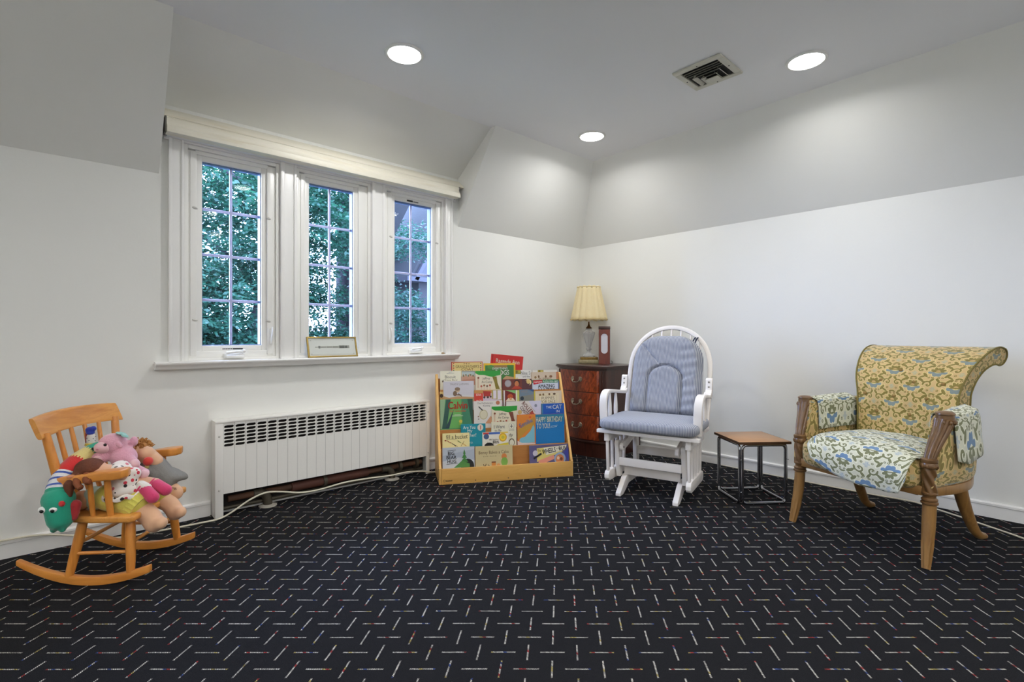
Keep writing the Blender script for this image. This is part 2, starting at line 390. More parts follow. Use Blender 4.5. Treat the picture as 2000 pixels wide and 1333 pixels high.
tag(MB().box(q1[2] + .0, q1[2] + .055, -.0125, -.010, .062, .070).obj('warning_sticker', M_BLACK, w1, smooth=False), 'black warning sticker')
n = MB()
for k in range(6): n.box(q1[2] - .055 + k * .009, q1[2] - .049 + k * .009, -.0125, -.010, .063, .069)
n.obj('sticker_lettering', M_BLACK, w1, smooth=False)
tag(MB().box(q3[2] - .06, q3[2] - .01, -.0125, -.010, 1.172, 1.184).obj('warning_sticker', M_BLACK, w3, smooth=False), 'black warning sticker')
n = MB()
for k in range(5): n.box(q3[2] - .004 + k * .009, q3[2] + .002 + k * .009, -.0125, -.010, 1.173, 1.180)
n.obj('sticker_lettering', M_BLACK, w3, smooth=False)
# valance
M_CREAM = wood('cream_painted_wood', (246, 240, 220), (251, 246, 230), (240, 231, 206), 0, 8, .45, .05, 14)
v = thing('window_valance', 'long cream painted wooden valance across the top of the windows', 'valance', (1.39, 3.30, 2.145)); o = (-1.39, -3.30, -2.145)
MV = Matrix.Translation(o)
fp = [(3.30, 2.149), (3.238, 2.149), (3.236, 2.160), (3.240, 2.184), (3.250, 2.192), (3.258, 2.210), (3.256, 2.232), (3.262, 2.238), (3.30, 2.238)]
MB().prism(fp, .432, 2.372, 'x', M=MV).obj('fascia', M_CREAM, v)
MB().prism([(3.272, 2.243), (3.282, 2.262), (3.335, 2.306), (3.358, 2.310), (3.358, 2.243)], .414, 2.43, 'x', M=MV).obj('ledge', M_CREAM, v)
MB().box(.44, 2.365, 3.30, 3.338, 2.150, 2.238, M=MV).obj('head_rail', M_TRIM, v)
for x in (.425, 2.374): MB().box(x, x + .008, 3.262, 3.338, 2.155, 2.24, M=MV).obj('bracket', mat((120, 118, 112), .4, .1, 9), v)
# ------------------------------------------------------------------ recessed lights
def emit(name, rgb, k):
    g = Gr(name); g.set(color=rgb); g.b.inputs['Emission Color'].default_value = (*rgb, 1); g.b.inputs['Emission Strength'].default_value = k; return g.mat
M_LENS = emit('lamp_lens', LAMP_C, 14.0); M_LENS.cycles.emission_sampling = 'NONE'; M_RING = mat((238, 237, 234), .35, .03, 5)
def downlight(x, y, label, k=1):
    t = thing('recessed_light', label, 'ceiling light', (x, y, ZC), group='recessed ceiling lights')
    MB().lathe([(.088, -.003), (.092, -.009), (.104, -.007), (.108, -.001), (.108, .0), (.088, 0)], 40).obj('trim_ring', M_RING, t)
    MB().lathe([(.089, -.001), (.088, -.007), (.074, -.014), (.045, -.019), (.001, -.021)], 32).obj('lens', M_LENS, t)
    ld = bpy.data.lights.new('downlight', 'AREA'); ld.shape = 'DISK'; ld.size = .15; ld.energy = LAMP_W * k; ld.color = LAMP_C; ld.spread = R_(165)
    lo = bpy.data.objects.new('downlight', ld); COL.objects.link(lo); lo.parent = t; lo.location = (0, 0, -.025)
downlight(1.437, 2.489, 'lit recessed ceiling light nearest the windows', 1.3)
downlight(3.127, 2.520, 'lit recessed ceiling light in the far corner', 1.2)
downlight(3.182, 1.004, 'lit recessed ceiling light beside the air vent', 1.0)
for x, y, wh in ((1.44, 1.0, 'above the carpet in front'), (1.44, -.5, 'right of the viewer'), (-.25, -.5, 'over the viewer'), (-2.35, 2.0, 'side wall nearest the windows'), (-2.35, .7, 'middle of the side wall'), (-2.35, -.7, 'far end of the side wall'), (-1.2, -1.95, 'left end of the rear wall'), (.3, -1.95, 'middle of the rear wall'), (1.8, -1.95, 'right part of the rear wall')):  # unseen lamps added to lift the brightness; the wall rows serve as bounce fill
    downlight(x, y, 'added ceiling light out of view, ' + wh, 2.9 if 'rear wall' in wh else 1.4 if 'wall' in wh else 1)
# ------------------------------------------------------------------ air vent
M_VENT = mat((205, 202, 188), .42, .05, 9); VX, VY = 2.886, 1.447
t = thing('air_vent', 'square beige metal air vent with curved louvres in ceiling', 'vent', (VX, VY, ZC)); hs = .148
MB().box(-.105, .118, -.118, .118, -.003, -.001).obj('duct_shade_sheet', mat((26, 25, 22), .8, .2, 20), t)  # flat dark sheet, its colour stands in for the shade up the duct
n = MB()
for x0, x1, y0, y1 in ((-hs, -.112, -hs, hs), (.112, hs, -hs, hs), (-.112, .112, -hs, -.112), (-.112, .112, .112, hs)): n.box(x0, x1, y0, y1, -.012, 0)
n.obj('frame', M_VENT, t, bevel=.004)
def louvre(path, wd):
    n = MB()
    for (xa, ya), (xb, yb) in zip(path[:-1], path[1:]):
        d = Vector((xb - xa, yb - ya, 0)); L = d.length; d.normalize(); nrm = Vector((-d.y, d.x, 0))
        P = Vector((xa, ya, 0)); vs = [P + d * a + nrm * b + Vector((0, 0, z)) for a in (0, L) for b, z in ((0, -.018), (wd, -.004), (wd + .0025, -.003), (.0025, -.017))]
        n.add([tuple(p) for p in vs], [(0, 1, 5, 4), (1, 2, 6, 5), (2, 3, 7, 6), (3, 0, 4, 7), (0, 3, 2, 1), (4, 5, 6, 7)])
    n.obj('louvre', M_VENT, t, smooth=False)
for k in range(3): louvre([(-.096 + k * .024, .110), (-.096 + k * .024, -.110)], .014)
for k in range(2):
    q = .086 - k * .036; x = -.022 + k * .036; louvre([(.106, q), (x, q), (x, -q), (.106, -q)], .016)
MB().box(.052, .106, -.040, .040, -.017, -.012).obj('centre_plate', M_VENT, t)
for x, y in ((0, .13), (0, -.13), (-.13, 0), (.13, 0)): MB().lathe([(.004, -.0135), (.004, -.011)], 10, (x, y, 0)).obj('screw', M_BLACK, t)
# ------------------------------------------------------------------ radiator cover, pipes, cord
M_RADP = mat((245, 243, 238), .38, .05, 7, bump=.12, bscale=60)
RX0, RX1, RY, RZ1, RZ0 = .662, 2.098, 3.262, .558, .135
t = thing('radiator_cover', 'long white metal radiator cover with slotted vent rows under the window', 'radiator cover', ((RX0 + RX1) / 2, RY, 0)); MO = Matrix.Translation((-(RX0 + RX1) / 2, -RY, 0))
NS = 23; SX0, SX1 = .704, 2.070; PW = (SX1 - SX0) / NS
n = MB(); n.box(RX0, RX1, RY - .006, TW - .003, RZ1 - .012, RZ1, M=MO); n.obj('top_panel', M_RADP, t, bevel=.003)
for a, b in ((RX0, SX0), (SX1, RX1)): MB().box(a, b, RY - .003, RY + .012, 0, RZ1 - .012, M=MO).obj('corner_post', M_RADP, t, bevel=.002)
for a in (RX0, RX1 - .006): MB().box(a, a + .006, RY + .012, TW - .003, .0, RZ1 - .012, M=MO).obj('end_panel', M_RADP, t)
# one strip with six lens-shaped slots; the 23 strips share it
n = MB(); pw = PW - .0016; y0, y1 = 0, .004; ztop = RZ1 - .013; rows = [(ztop - .012 - .0215 * (k + 1), ztop - .012 - .0215 * k) for k in range(6)]
def plate(za, zb): n.box(-pw / 2, pw / 2, y0, y1, za, zb)
plate(rows[0][1], ztop); plate(RZ0, rows[-1][0])
for za, zb in rows:
    zc = (za + zb) / 2; hw, hh = pw * .445, .0078
    inner = [(-hw, -hh * .45), (-hw * .80, -hh), (hw * -.15, -hh), (hw * .35, -hh * 1.08), (hw * .85, -hh * .8), (hw, -hh * .1), (hw, hh * .45), (hw * .8, hh), (hw * .15, hh), (-hw * .35, hh * 1.08), (-hw * .85, hh * .8), (-hw, hh * .2)]
    outer = [(-pw / 2, za - zc), (-hw * .8, za - zc), (-hw * .15, za - zc), (hw * .35, za - zc), (hw * .85, za - zc), (pw / 2, za - zc), (pw / 2, zb - zc), (hw * .8, zb - zc), (hw * .15, zb - zc), (-hw * .35, zb - zc), (-hw * .85, zb - zc), (-pw / 2, zb - zc)]
    m = len(inner); vs = [(x, y0, zc + z) for x, z in outer] + [(x, y0, zc + z) for x, z in inner] + [(x, y1 + .004, zc + z) for x, z in inner]
    n.add(vs, [(i, (i + 1) % m, m + (i + 1) % m, m + i) for i in range(m)] + [(m + i, m + (i + 1) % m, 2 * m + (i + 1) % m, 2 * m + i) for i in range(m)])
sm = n.mesh('panel_strip', smooth=False)
for k in range(NS):
    o = link('panel_strip', sm, M_RADP, t); o.location = (SX0 + PW * (k + .5) - (RX0 + RX1) / 2, random.uniform(0, .0015), 0)
n = MB()
for k in range(NS + 1): n.box(SX0 + PW * k - .001, SX0 + PW * k + .001, RY + .002, RY + .007, RZ0, RZ1 - .013, M=MO)
n.obj('strip_seams', mat((150, 148, 143), .6, .1, 9), t, smooth=False)
MB().box(SX0 - .03, SX1 + .025, RY + .085, RY + .09, .02, RZ1 - .015, M=MO).obj('inner_shade_panel', mat((34, 28, 24), .8, .3, 20), t)  # dark brown panel, paints in the shade of the enclosed interior
for x in (RX0 + .02, RX1 - .014):
    for zz in (.16, .47): MB().ell((x - (RX0 + RX1) / 2, -.004, zz), (.006, .004, .006), None, 8, 6).obj('screw', M_GREYPL, t)
M_RUST = mat((110, 72, 48), .7, .5, 9, bump=.3, bscale=60, rgb2=(56, 40, 32)); M_PIPE = mat((92, 84, 70), .5, .4, 14, metal=.4, bump=.2, bscale=70)
p = thing('heating_pipe', 'rusty heating pipe with elbows below the radiator cover', 'pipe', (1.38, 3.31, 0)); o = Matrix.Translation((-1.38, -3.31, 0))
def P(q): return tuple(o @ Vector(q))
MB().tube([P((.74, 3.325, .085)), P((2.06, 3.325, .085))], .019, 14).obj('pipe_run', M_RUST, p)
MB().tube([P((1.10, 3.32, .082)), P((1.62, 3.32, .086))], .030, 14).obj('insulated_sleeve', mat((104, 58, 44), .7, .4, 8, rgb2=(60, 36, 30)), p)
for x, r in ((.93, .026), (1.78, .024)):
    e = MB().tube(spline([P((x - .05, 3.322, .085)), P((x, 3.318, .082)), P((x + .025, 3.312, .05)), P((x + .028, 3.310, .004))], 6), r, 14).obj('elbow', M_PIPE, p)
    MB().lathe([(.052, .0), (.052, .004), (.034, .009), (.03, .011)], 24, P((x + .028, 3.310, 0))).obj('floor_flange', mat((190, 184, 172), .5, .3, 20), e)
for x in (1.30, 1.86, 2.0): MB().tube([P((x, 3.322, .085)), P((x + .022, 3.322, .085))], .040, 18).obj('coupling', M_PIPE, p)
MB().tube([P((.72, 3.338, .03)), P((2.08, 3.338, .03))], .012, 10).obj('return_pipe', M_PIPE, p)
M_CORD = mat((226, 220, 200), .45, .05, 9)
pts = [(-1.2, 3.334, .093), (-.6, 3.334, .094), (-.20, 3.335, .092), (-.06, 3.325, .085), (.08, 3.30, .05), (.22, 3.27, .012), (.42, 3.25, .006), (.60, 3.235, .006), (.68, 3.228, .010), (.75, 3.245, .03), (.84, 3.252, .075), (.93, 3.256, .098), (1.02, 3.256, .085), (1.14, 3.255, .055), (1.26, 3.255, .050), (1.42, 3.252, .064), (1.58, 3.25, .060), (1.75, 3.25, .048), (1.9, 3.24, .05), (2.02, 3.23, .035), (2.14, 3.24, .008), (2.4, 3.28, .005), (2.9, 3.31, .005)]
tag(MB().tube(spline(pts, 8), .0052, 8).obj('extension_cord', M_CORD), 'cream extension cord running along window wall and radiator', 'cord')
pts = [(3.965, 1.9, .006), (3.96, 1.2, .006), (3.95, .85, .010), (3.93, .65, .02), (3.88, .50, .012), (3.80, .33, .006), (3.72, .20, .005), (3.62, .05, .005), (3.50, -.2, .005), (3.48, -.6, .005), (3.62, -1.0, .005), (3.90, -1.3, .005), (3.97, -1.6, .005)]
tag(MB().tube(spline(pts, 8), .0048, 8).obj('power_cord', M_CORD), 'thin white power cord on carpet behind the armchair', 'cord')
# ------------------------------------------------------------------ framed print and crumb on the sill
t = thing('framed_print', 'small gold framed ink drawing leaning on the window sill', 'picture', (1.375, 3.312, .905), rot=(-R_(16), 0, 0)); hw, hh = .170, .142
M_GOLD = mat((176, 150, 84), .35, .25, 30, metal=.7)
f = MB()
for (xa, za, xb, zb) in ((-hw, 0, hw, .010), (-hw, hh - .010, hw, hh), (-hw, 0, -hw + .010, hh), (hw - .010, 0, hw, hh)): f.box(xa, xb, -.007, .009, za, zb)
f.obj('frame', M_GOLD, t, bevel=.002)
MB().box(-hw + .008, hw - .008, .0, .006, .008, hh - .008).obj('mat_board', mat((236, 233, 222), .7, .03, 5), t)
a = MB(); yy0, yy1 = -.0012, 0
prof = [(-.118, .002), (-.10, .004), (-.095, .010), (-.085, .012), (-.08, .006), (-.04, .006), (0, .008), (.04, .009), (.045, .011), (.085, .012), (.105, .010), (.108, .014), (.118, .010)]
for (x0, h0), (x1, h1) in zip(prof[:-1], prof[1:]):
    zc = hh * .5; hgt = (h0 + h1) * .40; a.box(x0, x1 - .002, yy0, yy1, zc - hgt, zc + hgt, col=(120, 118, 108) if int(x0 * 1000) % 2 else (170, 166, 152))
for x in (-.145, .145):
    for s in (0, 1): a.box(x - .004, x + .004, yy0, yy1, .022 + s * (hh - .05), .026 + s * (hh - .05), col=(190, 186, 172))
a.box(-.147, .147, yy0, yy1, .019, .020, col=(205, 200, 186)); a.box(-.147, .147, yy0, yy1, hh - .021, hh - .020, col=(205, 200, 186))
g = Gr('printed_colour'); at = g.node('ShaderNodeVertexColor', layer_name='Col'); g.set(color=X(g, at.outputs[0]), rough=.38, spec=.4); M_PRINT = g.mat
a.obj('drawing', M_PRINT, t, smooth=False)
MB().box(-hw + .009, hw - .009, -.0030, -.0022, .009, hh - .009).obj('glass', M_GLASS, t, smooth=False)
n = MB().ell((0, 0, .006), (.018, .010, .0065), (0, 0, .3), 9, 6); n.ell((.014, .004, .004), (.009, .006, .004), None, 8, 5)
o = n.obj('sill_pebble', mat((172, 146, 104), .8, .4, 60)); o.location = (2.262, 3.322, .905); tag(o, 'small tan pebble on the right end of the window sill', 'pebble')
# ------------------------------------------------------------------ upholstery and armchair
def sq(c, r, e1=.35, e2=.5, nu=40, nv=20):
    """puffy cushion: superellipsoid grid function"""
    def sp(v, e): return math.copysign(abs(v) ** e, v)
    def fn(u, v):
        a = -PI + 2 * PI * u; b = -PI / 2 + PI * v
        return (c[0] + r[0] * sp(math.cos(b), e2) * sp(math.cos(a), e1), c[1] + r[1] * sp(math.cos(b), e2) * sp(math.sin(a), e1), c[2] + r[2] * sp(math.sin(b), e2))
    return fn
def cushion(c, r, e1=.35, e2=.5, nu=40, nv=20):
    m = MB(); m.grid(sq(c, r, e1, e2), nu, nv, cu=True); m.uv = [None] * len(m.f); return m
def damask(name, ground, ground2, olive, olive2, blue, pale):
    g = Gr(name); u, v, _ = g.xyz(g.coords('UV')); u = u / 1.38; v = v / 1.26; Pw, Ph = .150, .0725
    jit = g.noise(g.vec(u, v, 0), 90, 2) - .5
    v0 = v / Ph; row = v0.floor(); y = (v0.frac() - .5) * Ph + jit * .004
    x = ((u / Pw + row.mod(2) * .5).frac() - .5) * Pw; x = x.abs() + jit * .003
    def polar(cx, cy):
        dx = x - cx; dy = y - cy; return (dx * dx + dy * dy).sqrt(), g.m('ARCTAN2', dy, dx)
    def OR(a, b): return g.m('MAXIMUM', a, b)
    def ELL(cx, cy, ra_, rb_, rot):
        c_, s_ = math.cos(rot), math.sin(rot); dx = x - cx; dy = y - cy; p = (dx * c_ + dy * s_) / ra_; q = (dy * c_ - dx * s_) / rb_; return p * p + q * q
    r, a = polar(0, .0)
    pet = ((a * 4.5).sin()).abs()
    top = (r < pet * .010 + .0165) * (y > -.004); topo = (r < pet * .010 + .0195) * (y > -.006); core = (r < .0075) * (y > 0.)
    ra, aa = polar(0, .008); pet2 = ((aa * 4.0 + .6).sin()).abs()
    low = (ra < pet2 * .009 + .026) * (ra > .0165) * (y < -.001) * (y > -.030); lowo = (ra < pet2 * .009 + .029) * (ra > .0145) * (y < .001)
    r2, a2 = polar(.055, .008); sd = (r2 - (a2 + PI) * .0019 - .0035).abs()
    spi = OR(sd < .0030, r2 < .0030); spio = sd < .0046
    st = None; sto = None
    for q in ((.036, -.020, .0135, .0055, .9), (.046, -.030, .011, .0045, -.5), (.030, .026, .013, .0052, -.75), (.020, .031, .009, .004, -1.2), (.066, .029, .011, .0048, .95), (.040, .012, .010, .0038, 1.3), (.070, -.033, .008, .0036, .4)):
        e = ELL(*q); st = e < 1 if st is None else OR(st, e < 1); sto = e < 1.7 if sto is None else OR(sto, e < 1.7)
    r3, a3 = polar(.075, -.012); bl = r3 < ((a3 * 2.5).sin()).abs() * .0065 + .0045
    dots = None
    for cx, cy in ((.010, -.0325), (.022, -.0325), (.058, -.018), (.008, .031)):
        rr = polar(cx, cy)[0]; e = (rr < .0042) * (rr > .0016); dots = e if dots is None else OR(dots, e)
    w = g.noise(g.vec(u * 500, v * 140, 0), 1, 2); big = g.noise(g.vec(u, v, 0), 7, 2)
    c = g.mix(big, lin(ground), lin(ground2)); ol = g.mix(w, lin(olive), lin(olive2))
    out = OR(OR(topo, lowo), OR(spio, sto))
    c = g.mix(out, c, lin(pale)); c = g.mix(OR(OR(spi, st), dots), c, ol); c = g.mix(bl, c, g.mix(w, lin(blue), lin(pale)))
    c = g.mix(low, c, lin(blue)); c = g.mix(top, c, ol); c = g.mix(core, c, lin(ground2))
    c = g.mix(w * .35, c, g.mix(.5, c, lin(ground)))
    g.set(color=c, rough=.85, sheen=.25, spec=.2); g.bump(w, .25, .003); return g.mat
M_DAM = damask('gold_damask', (204, 176, 124), (186, 152, 100), (104, 94, 38), (130, 116, 52), (112, 130, 132), (212, 192, 128))
M_COV = damask('faded_damask', (214, 214, 196), (200, 200, 182), (92, 98, 62), (112, 114, 76), (84, 122, 164), (226, 226, 206))
M_CARV = mat((132, 96, 56), .32, .35, 25, coat=.3, rgb2=(72, 48, 28)); M_OAK = wood('honey_legs', (132, 94, 50), (156, 116, 64), (108, 76, 40), 2, 8, .35, .25, 10)
AC = thing('armchair', 'gold and olive floral damask armchair with scrolled back and carved legs', 'armchair', (2.993, .7325, 0), R_(-106.26))
prof = spline([(.39, .38), (.392, .50), (.400, .62), (.412, .72), (.440, .80), (.492, .87), (.565, .928), (.65, .972), (.735, .990), (.805, .978), (.838, .944), (.828, .908), (.79, .893), (.745, .900), (.69, .893), (.62, .862), (.565, .812), (.535, .745), (.520, .65), (.510, .50), (.495, .36)], 4)
plen = [0]
for a, b in zip(prof[:-1], prof[1:]): plen.append(plen[-1] + math.dist(a, b))
def hwid(z): return np.interp(z, [.36, .62, .75, .88, .98], [.225, .230, .238, .268, .300])
def cofs(z): return np.interp(z, [.36, .7, 1], [.036, .030, .0])
BUT = [(-.10, .80), (.06, .80), (-.17, .72), (-.02, .72), (.13, .72), (-.10, .63), (.06, .63), (.19, .80), (-.02, .86)]
mb = MB(); nu = 28; vs = []; fs = []; uv = []; n = len(prof)
def bpt(i, k):
    y, z = prof[k]; x = cofs(z) + hwid(z) * (2 * i / nu - 1)
    if k <= 34:
        e = 1 - abs(2 * i / nu - 1) ** 4; y -= .014 * e * (1 if z > .45 else .5)
        for bx, bz in BUT:
            d = (x - bx) ** 2 + (z - bz) ** 2; y += .014 * math.exp(-d / .0009)
    return (x, y, z)
vs = [bpt(i, k) for i in range(nu + 1) for k in range(n)]
for i in range(nu):
    for k in range(n - 1):
        fs.append((i * n + k, (i + 1) * n + k, (i + 1) * n + k + 1, i * n + k + 1)); W = .54
        uv.append([(W * i / nu, plen[k]), (W * (i + 1) / nu, plen[k]), (W * (i + 1) / nu, plen[k + 1]), (W * i / nu, plen[k + 1])])
fs += [tuple(range(n)), tuple(nu * n + k for k in range(n))[::-1]]; uv += [None, None]
mb.add(vs, fs, uv); bk = mb.obj('back', M_DAM, AC)
for i, s in ((0, -1), (nu, 1)):
    MB().tube([(bpt(i, k)[0] + s * .002, bpt(i, k)[1] - .002, bpt(i, k)[2]) for k in range(4, n - 3)], .0045, 8).obj('piping', mat((120, 108, 52), .8, .2, 40), bk)
for bx, bz in BUT:
    k = min(range(34), key=lambda q: abs(prof[q][1] - bz)); y = prof[k][0]
    MB().ell((bx, y + .0, bz), (.010, .007, .010), None, 10, 6).obj('button', mat((150, 120, 62), .7, .3, 30), bk)
cushion((.0, .205, .405), (.285, .235, .085), .3, .45).obj('seat', M_DAM, AC, uvbox=True)
for s in (-1, 1):
    ys = [.115, .16, .24, .33, .41, .47, .52]; xo = [.340, .352, .362, .358, .338, .300, .235]; xi = [.285, .276, .270, .262, .245, .225, .19]
    def afn(u, v, s=s):
        y = np.interp(u, np.linspace(0, 1, 7), ys); o = np.interp(u, np.linspace(0, 1, 7), xo); i = np.interp(u, np.linspace(0, 1, 7), xi)
        c, hw = (o + i) / 2, (o - i) / 2; a = 2 * PI * v; e = .45
        zt = .682 + .012 * u; zb = .355; zc, hz = (zt + zb) / 2, (zt - zb) / 2
        cs, sn = math.cos(a), math.sin(a)
        yy = y - (.055 * max(0, 1 - u * 4) if False else 0)
        zz = zc + hz * math.copysign(abs(sn) ** e, sn)
        fw = (1 - u) ** 4 * (zt - zz) * .28
        return (s * (c + hw * math.copysign(abs(cs) ** e, cs)), yy - fw, zz)
    m = MB(); m.grid(afn, 24, 28, cv=True, su=.45, sv=.9, capu=True); m.obj('arm', M_DAM, AC, weld=True)
    path = spline([(s * .310, .040, .468), (s * .313, .050, .505), (s * .320, .075, .56), (s * .328, .105, .615), (s * .333, .122, .658)], 6); m = len(path)
    def prad(k, th, m=m): q = k / (m - 1); return (.021 + .017 * q ** 1.5) * (1 + .13 * abs(math.sin(6 * th)) - .06)
    po = MB().tube(path, prad, 48).obj('arm_post', M_CARV, AC)
    cp = (s * .334, .126, 0); M0 = (cp[0], cp[1], .655)
    MB().lathe([(.034, 0), (.040, .004), (.041, .010), (.036, .014), (.035, .030), (.038, .034), (.037, .040), (.026, .047), (.004, .050)], 24, M0).obj('post_capital', M_CARV, po)
    lv = MB()
    for k in range(10): a = 2 * PI * k / 10; lv.ell((cp[0] + .037 * math.cos(a), cp[1] + .037 * math.sin(a), .654), (.008, .008, .011), None, 8, 6)
    lv.obj('carved_beads', M_CARV, po)
    L = (s * .310, .045)
    lg = MB(); pth = [(L[0] + s * .010 * q ** 2, L[1] - .052 * q ** 1.6, .292 - .292 * q) for q in np.linspace(0, 1, 22)]
    def lr(k, th): q = k / 21; return (.0265 + .004 * math.sin(q * 3) - .011 * q) * (1 + (.10 * math.cos(8 * th) if q > .58 else 0))
    lg.tube(pth, lr, 40); lo = lg.obj('leg', M_OAK, AC); lo['label'] = 'front leg with fluted foot'
    MB().lathe([(.028, .280), (.033, .284), (.033, .291), (.027, .295), (.031, .300), (.031, .305), (.024, .312), (.025, .322), (.031, .327), (.031, .333), (.027, .338)], 24, (L[0], L[1], 0)).obj('turned_rings', M_CARV, lo)
    pz = np.linspace(.336, .446, 26)
    MB().lathe([(.0275, z) for z in pz], 40, (L[0], L[1], 0), flute=lambda th, z: 1 + .11 * math.sin(5 * th + z * 95)).obj('spiral_section', M_CARV, lo)
    MB().lathe([(.026, .444), (.032, .450), (.033, .462), (.030, .470), (.033, .476), (.032, .486), (.022, .492)], 24, (L[0], L[1], 0)).obj('capital', M_CARV, lo)
    lv = MB()
    for k in range(9): a = 2 * PI * k / 9; lv.ell((L[0] + .029 * math.cos(a), L[1] + .029 * math.sin(a), .456), (.008, .008, .012), None, 8, 6)
    lv.obj('carved_leaves', M_CARV, lo)
    rp = spline([(s * .245, .44, .37), (s * .250, .462, .28), (s * .256, .505, .17), (s * .262, .565, .07), (s * .265, .610, .028), (s * .266, .650, .017), (s * .266, .672, .012)], 4)
    rr = list(np.interp(np.linspace(0, 1, len(rp)), [0, .3, .6, .75, .85, 1], [.034, .028, .021, .020, .023, .012]))
    MB().tube(rp, [float(q) if q < .0165 else (float(min(q, max(.012, p[2]))), float(q)) for q, p in zip(rr, rp)], 16, up=(0, 0, 1)).obj('leg', M_OAK, AC)['label'] = 'back leg splayed to a paw foot'
    MB().tube(spline([(s * .318, .07, .338), (s * .340, .2, .338), (s * .340, .33, .345), (s * .29, .46, .36), (s * .22, .50, .365)], 5), (.022, .010), 12, up=(0, 0, 1), prof='box').obj('side_rail', M_OAK, AC)
MB().tube(spline([(-.29, .035, .337), (-.15, .012, .337), (0, .005, .337), (.15, .012, .337), (.29, .035, .337)], 5), (.022, .010), 12, up=(0, 0, 1), prof='box').obj('front_rail', M_OAK, AC)
MB().box(-.27, .27, .03, .47, .312, .322).obj('dust_cover', mat((20, 20, 20), .9, .1, 20), AC)
# loose covers of the same cloth
sc = thing('seat_cover', 'loose faded floral cloth laid over armchair seat and hanging at front', 'chair cover', (2.993, .7325, .3), R_(-106.26))
cp = spline([(.400, .520), (.33, .522), (.22, .522), (.12, .518), (.05, .508), (-.005, .485), (-.040, .445), (-.054, .390), (-.052, .316)], 5); cl = [0]
for a, b in zip(cp[:-1], cp[1:]): cl.append(cl[-1] + math.dist(a, b))
def cfn(u, v):
    hem = np.interp(u, [0, .08, .22, .6, .85, .95, 1], [.74, .86, .94, 1.0, 1.0, .97, .86])
    L = cl[-1] * v * hem; y = np.interp(L, cl, [p[0] for p in cp]); z = np.interp(L, cl, [p[1] for p in cp])
    x = np.interp(u, [0, 1], [-.235 - .02 * (1 - v) + .02 * v, .278 + .005 * (1 - v) - .012 * v])
    drop = max(0, v * hem - .62)
    z += (-.9 * max(0, abs(x) - .12) ** 2 - .022 * (x / .28) ** 2 * (1 - v)) * (1 if drop == 0 else .6) + .002 * math.sin(x * 40)
    y -= drop * .03 * math.sin(x * 26 + 1) + drop * .025
    return (x, y, z - .3)
m = MB(); m.grid(cfn, 40, 44, su=.48, sv=cl[-1]); so = m.obj('cover_cloth', M_COV, sc)
md = so.modifiers.new('thick', 'SOLIDIFY'); md.thickness = .004
def arm_cover(s, label, inner, outer):
    t = thing('arm_cover', label, 'chair cover', (2.993, .7325, .5), R_(-106.26), group='loose arm covers of the floral armchair')
    def fn(u, v):
        y = .145 + .285 * u; o = np.interp(y, ys, xo) + .010; i = np.interp(y, ys, xi) - .010; zt = .694 + .012 * u
        Lp = [(i - .006, zt - inner), (i - .004, zt - .05), (i + .004, zt - .012), ((i + o) / 2, zt + .006), (o - .006, zt - .010), (o + .006, zt - .05), (o + .018, zt - outer)]
        q = v * 6; k = min(int(q), 5); f = q - k; f = f
        x = Lp[k][0] + (Lp[k + 1][0] - Lp[k][0]) * f; z = Lp[k][1] + (Lp[k + 1][1] - Lp[k][1]) * f
        if v > .8: z -= .02 * math.sin(u * 5) * (v - .8) * 5; x += (v - .8) * .03 * math.sin(u * 11)
        return (s * x, y, z - .5)
    m = MB(); m.grid(fn, 24, 36, su=.29, sv=.1 + inner + outer); o = m.obj('cover_cloth', M_COV, t)
    md = o.modifiers.new('thick', 'SOLIDIFY'); md.thickness = .004; md.offset = 1 if s > 0 else -1
arm_cover(-1, 'loose faded floral cloth over the armchair arm nearest the side table', .175, .12)
arm_cover(1, 'loose faded floral cloth hanging over the armchair arm nearest the viewer', .12, .215)
# ------------------------------------------------------------------ side table
M_CHROME = mat((190, 192, 198), .12, .05, 9, metal=1); M_TEAK = wood('teak_top', (170, 118, 66), (186, 134, 80), (152, 104, 56), 0, 7, .32, .2, 9)
t = thing('side_table', 'small square teak topped side table on chrome tube frame', 'side table', (3.348, 1.383, 0), R_(-38.5)); h = .166
MB().box(-h, h, -h, h, .376, .392).obj('table_top', M_TEAK, t, bevel=.002)
n = MB()
for x0, x1, y0, y1 in ((-h - .001, h + .001, -h - .0015, -h + .001), (-h - .001, h + .001, h - .001, h + .0015), (-h - .0015, -h + .001, -h, h), (h - .001, h + .0015, -h, h)): n.box(x0, x1, y0, y1, .3765, .3915)
n.obj('edge_band', mat((84, 58, 38), .4, .2, 9), t, smooth=False)
def loop(p0, p1):
    a, b = Vector(p0), Vector(p1); d = (b - a).normalized(); r = .028; pts = []
    for (base, zz, d1, d2) in ((a, .009, Vector((0, 0, -1)), d), (b, .009, d, Vector((0, 0, 1))), (b, .368, Vector((0, 0, 1)), -d), (a, .368, -d, Vector((0, 0, -1)))):
        c = Vector((base.x, base.y, zz))
        for k in range(6):
            q = k / 5; pts.append(c - d1 * r * (1 - q) ** 2 + d2 * r * q ** 2)
    return pts
e = h - .016
for p0, p1 in (((-e + .012, -e, 0), (e - .012, -e, 0)), ((-e + .012, e, 0), (e - .012, e, 0)), ((-e, -e + .012, 0), (-e, e - .012, 0)), ((e, -e + .012, 0), (e, e - .012, 0))):
    MB().tube(loop(p0, p1), .0085, 12, closed=True).obj('tube_loop', M_CHROME, t)
n = MB()
for x in (-e, e): n.ell((x, -e - .009, .28), .004, None, 8, 6); n.ell((x, -e - .009, .08), .004, None, 8, 6)
n.obj('screws', M_CHROME, t)
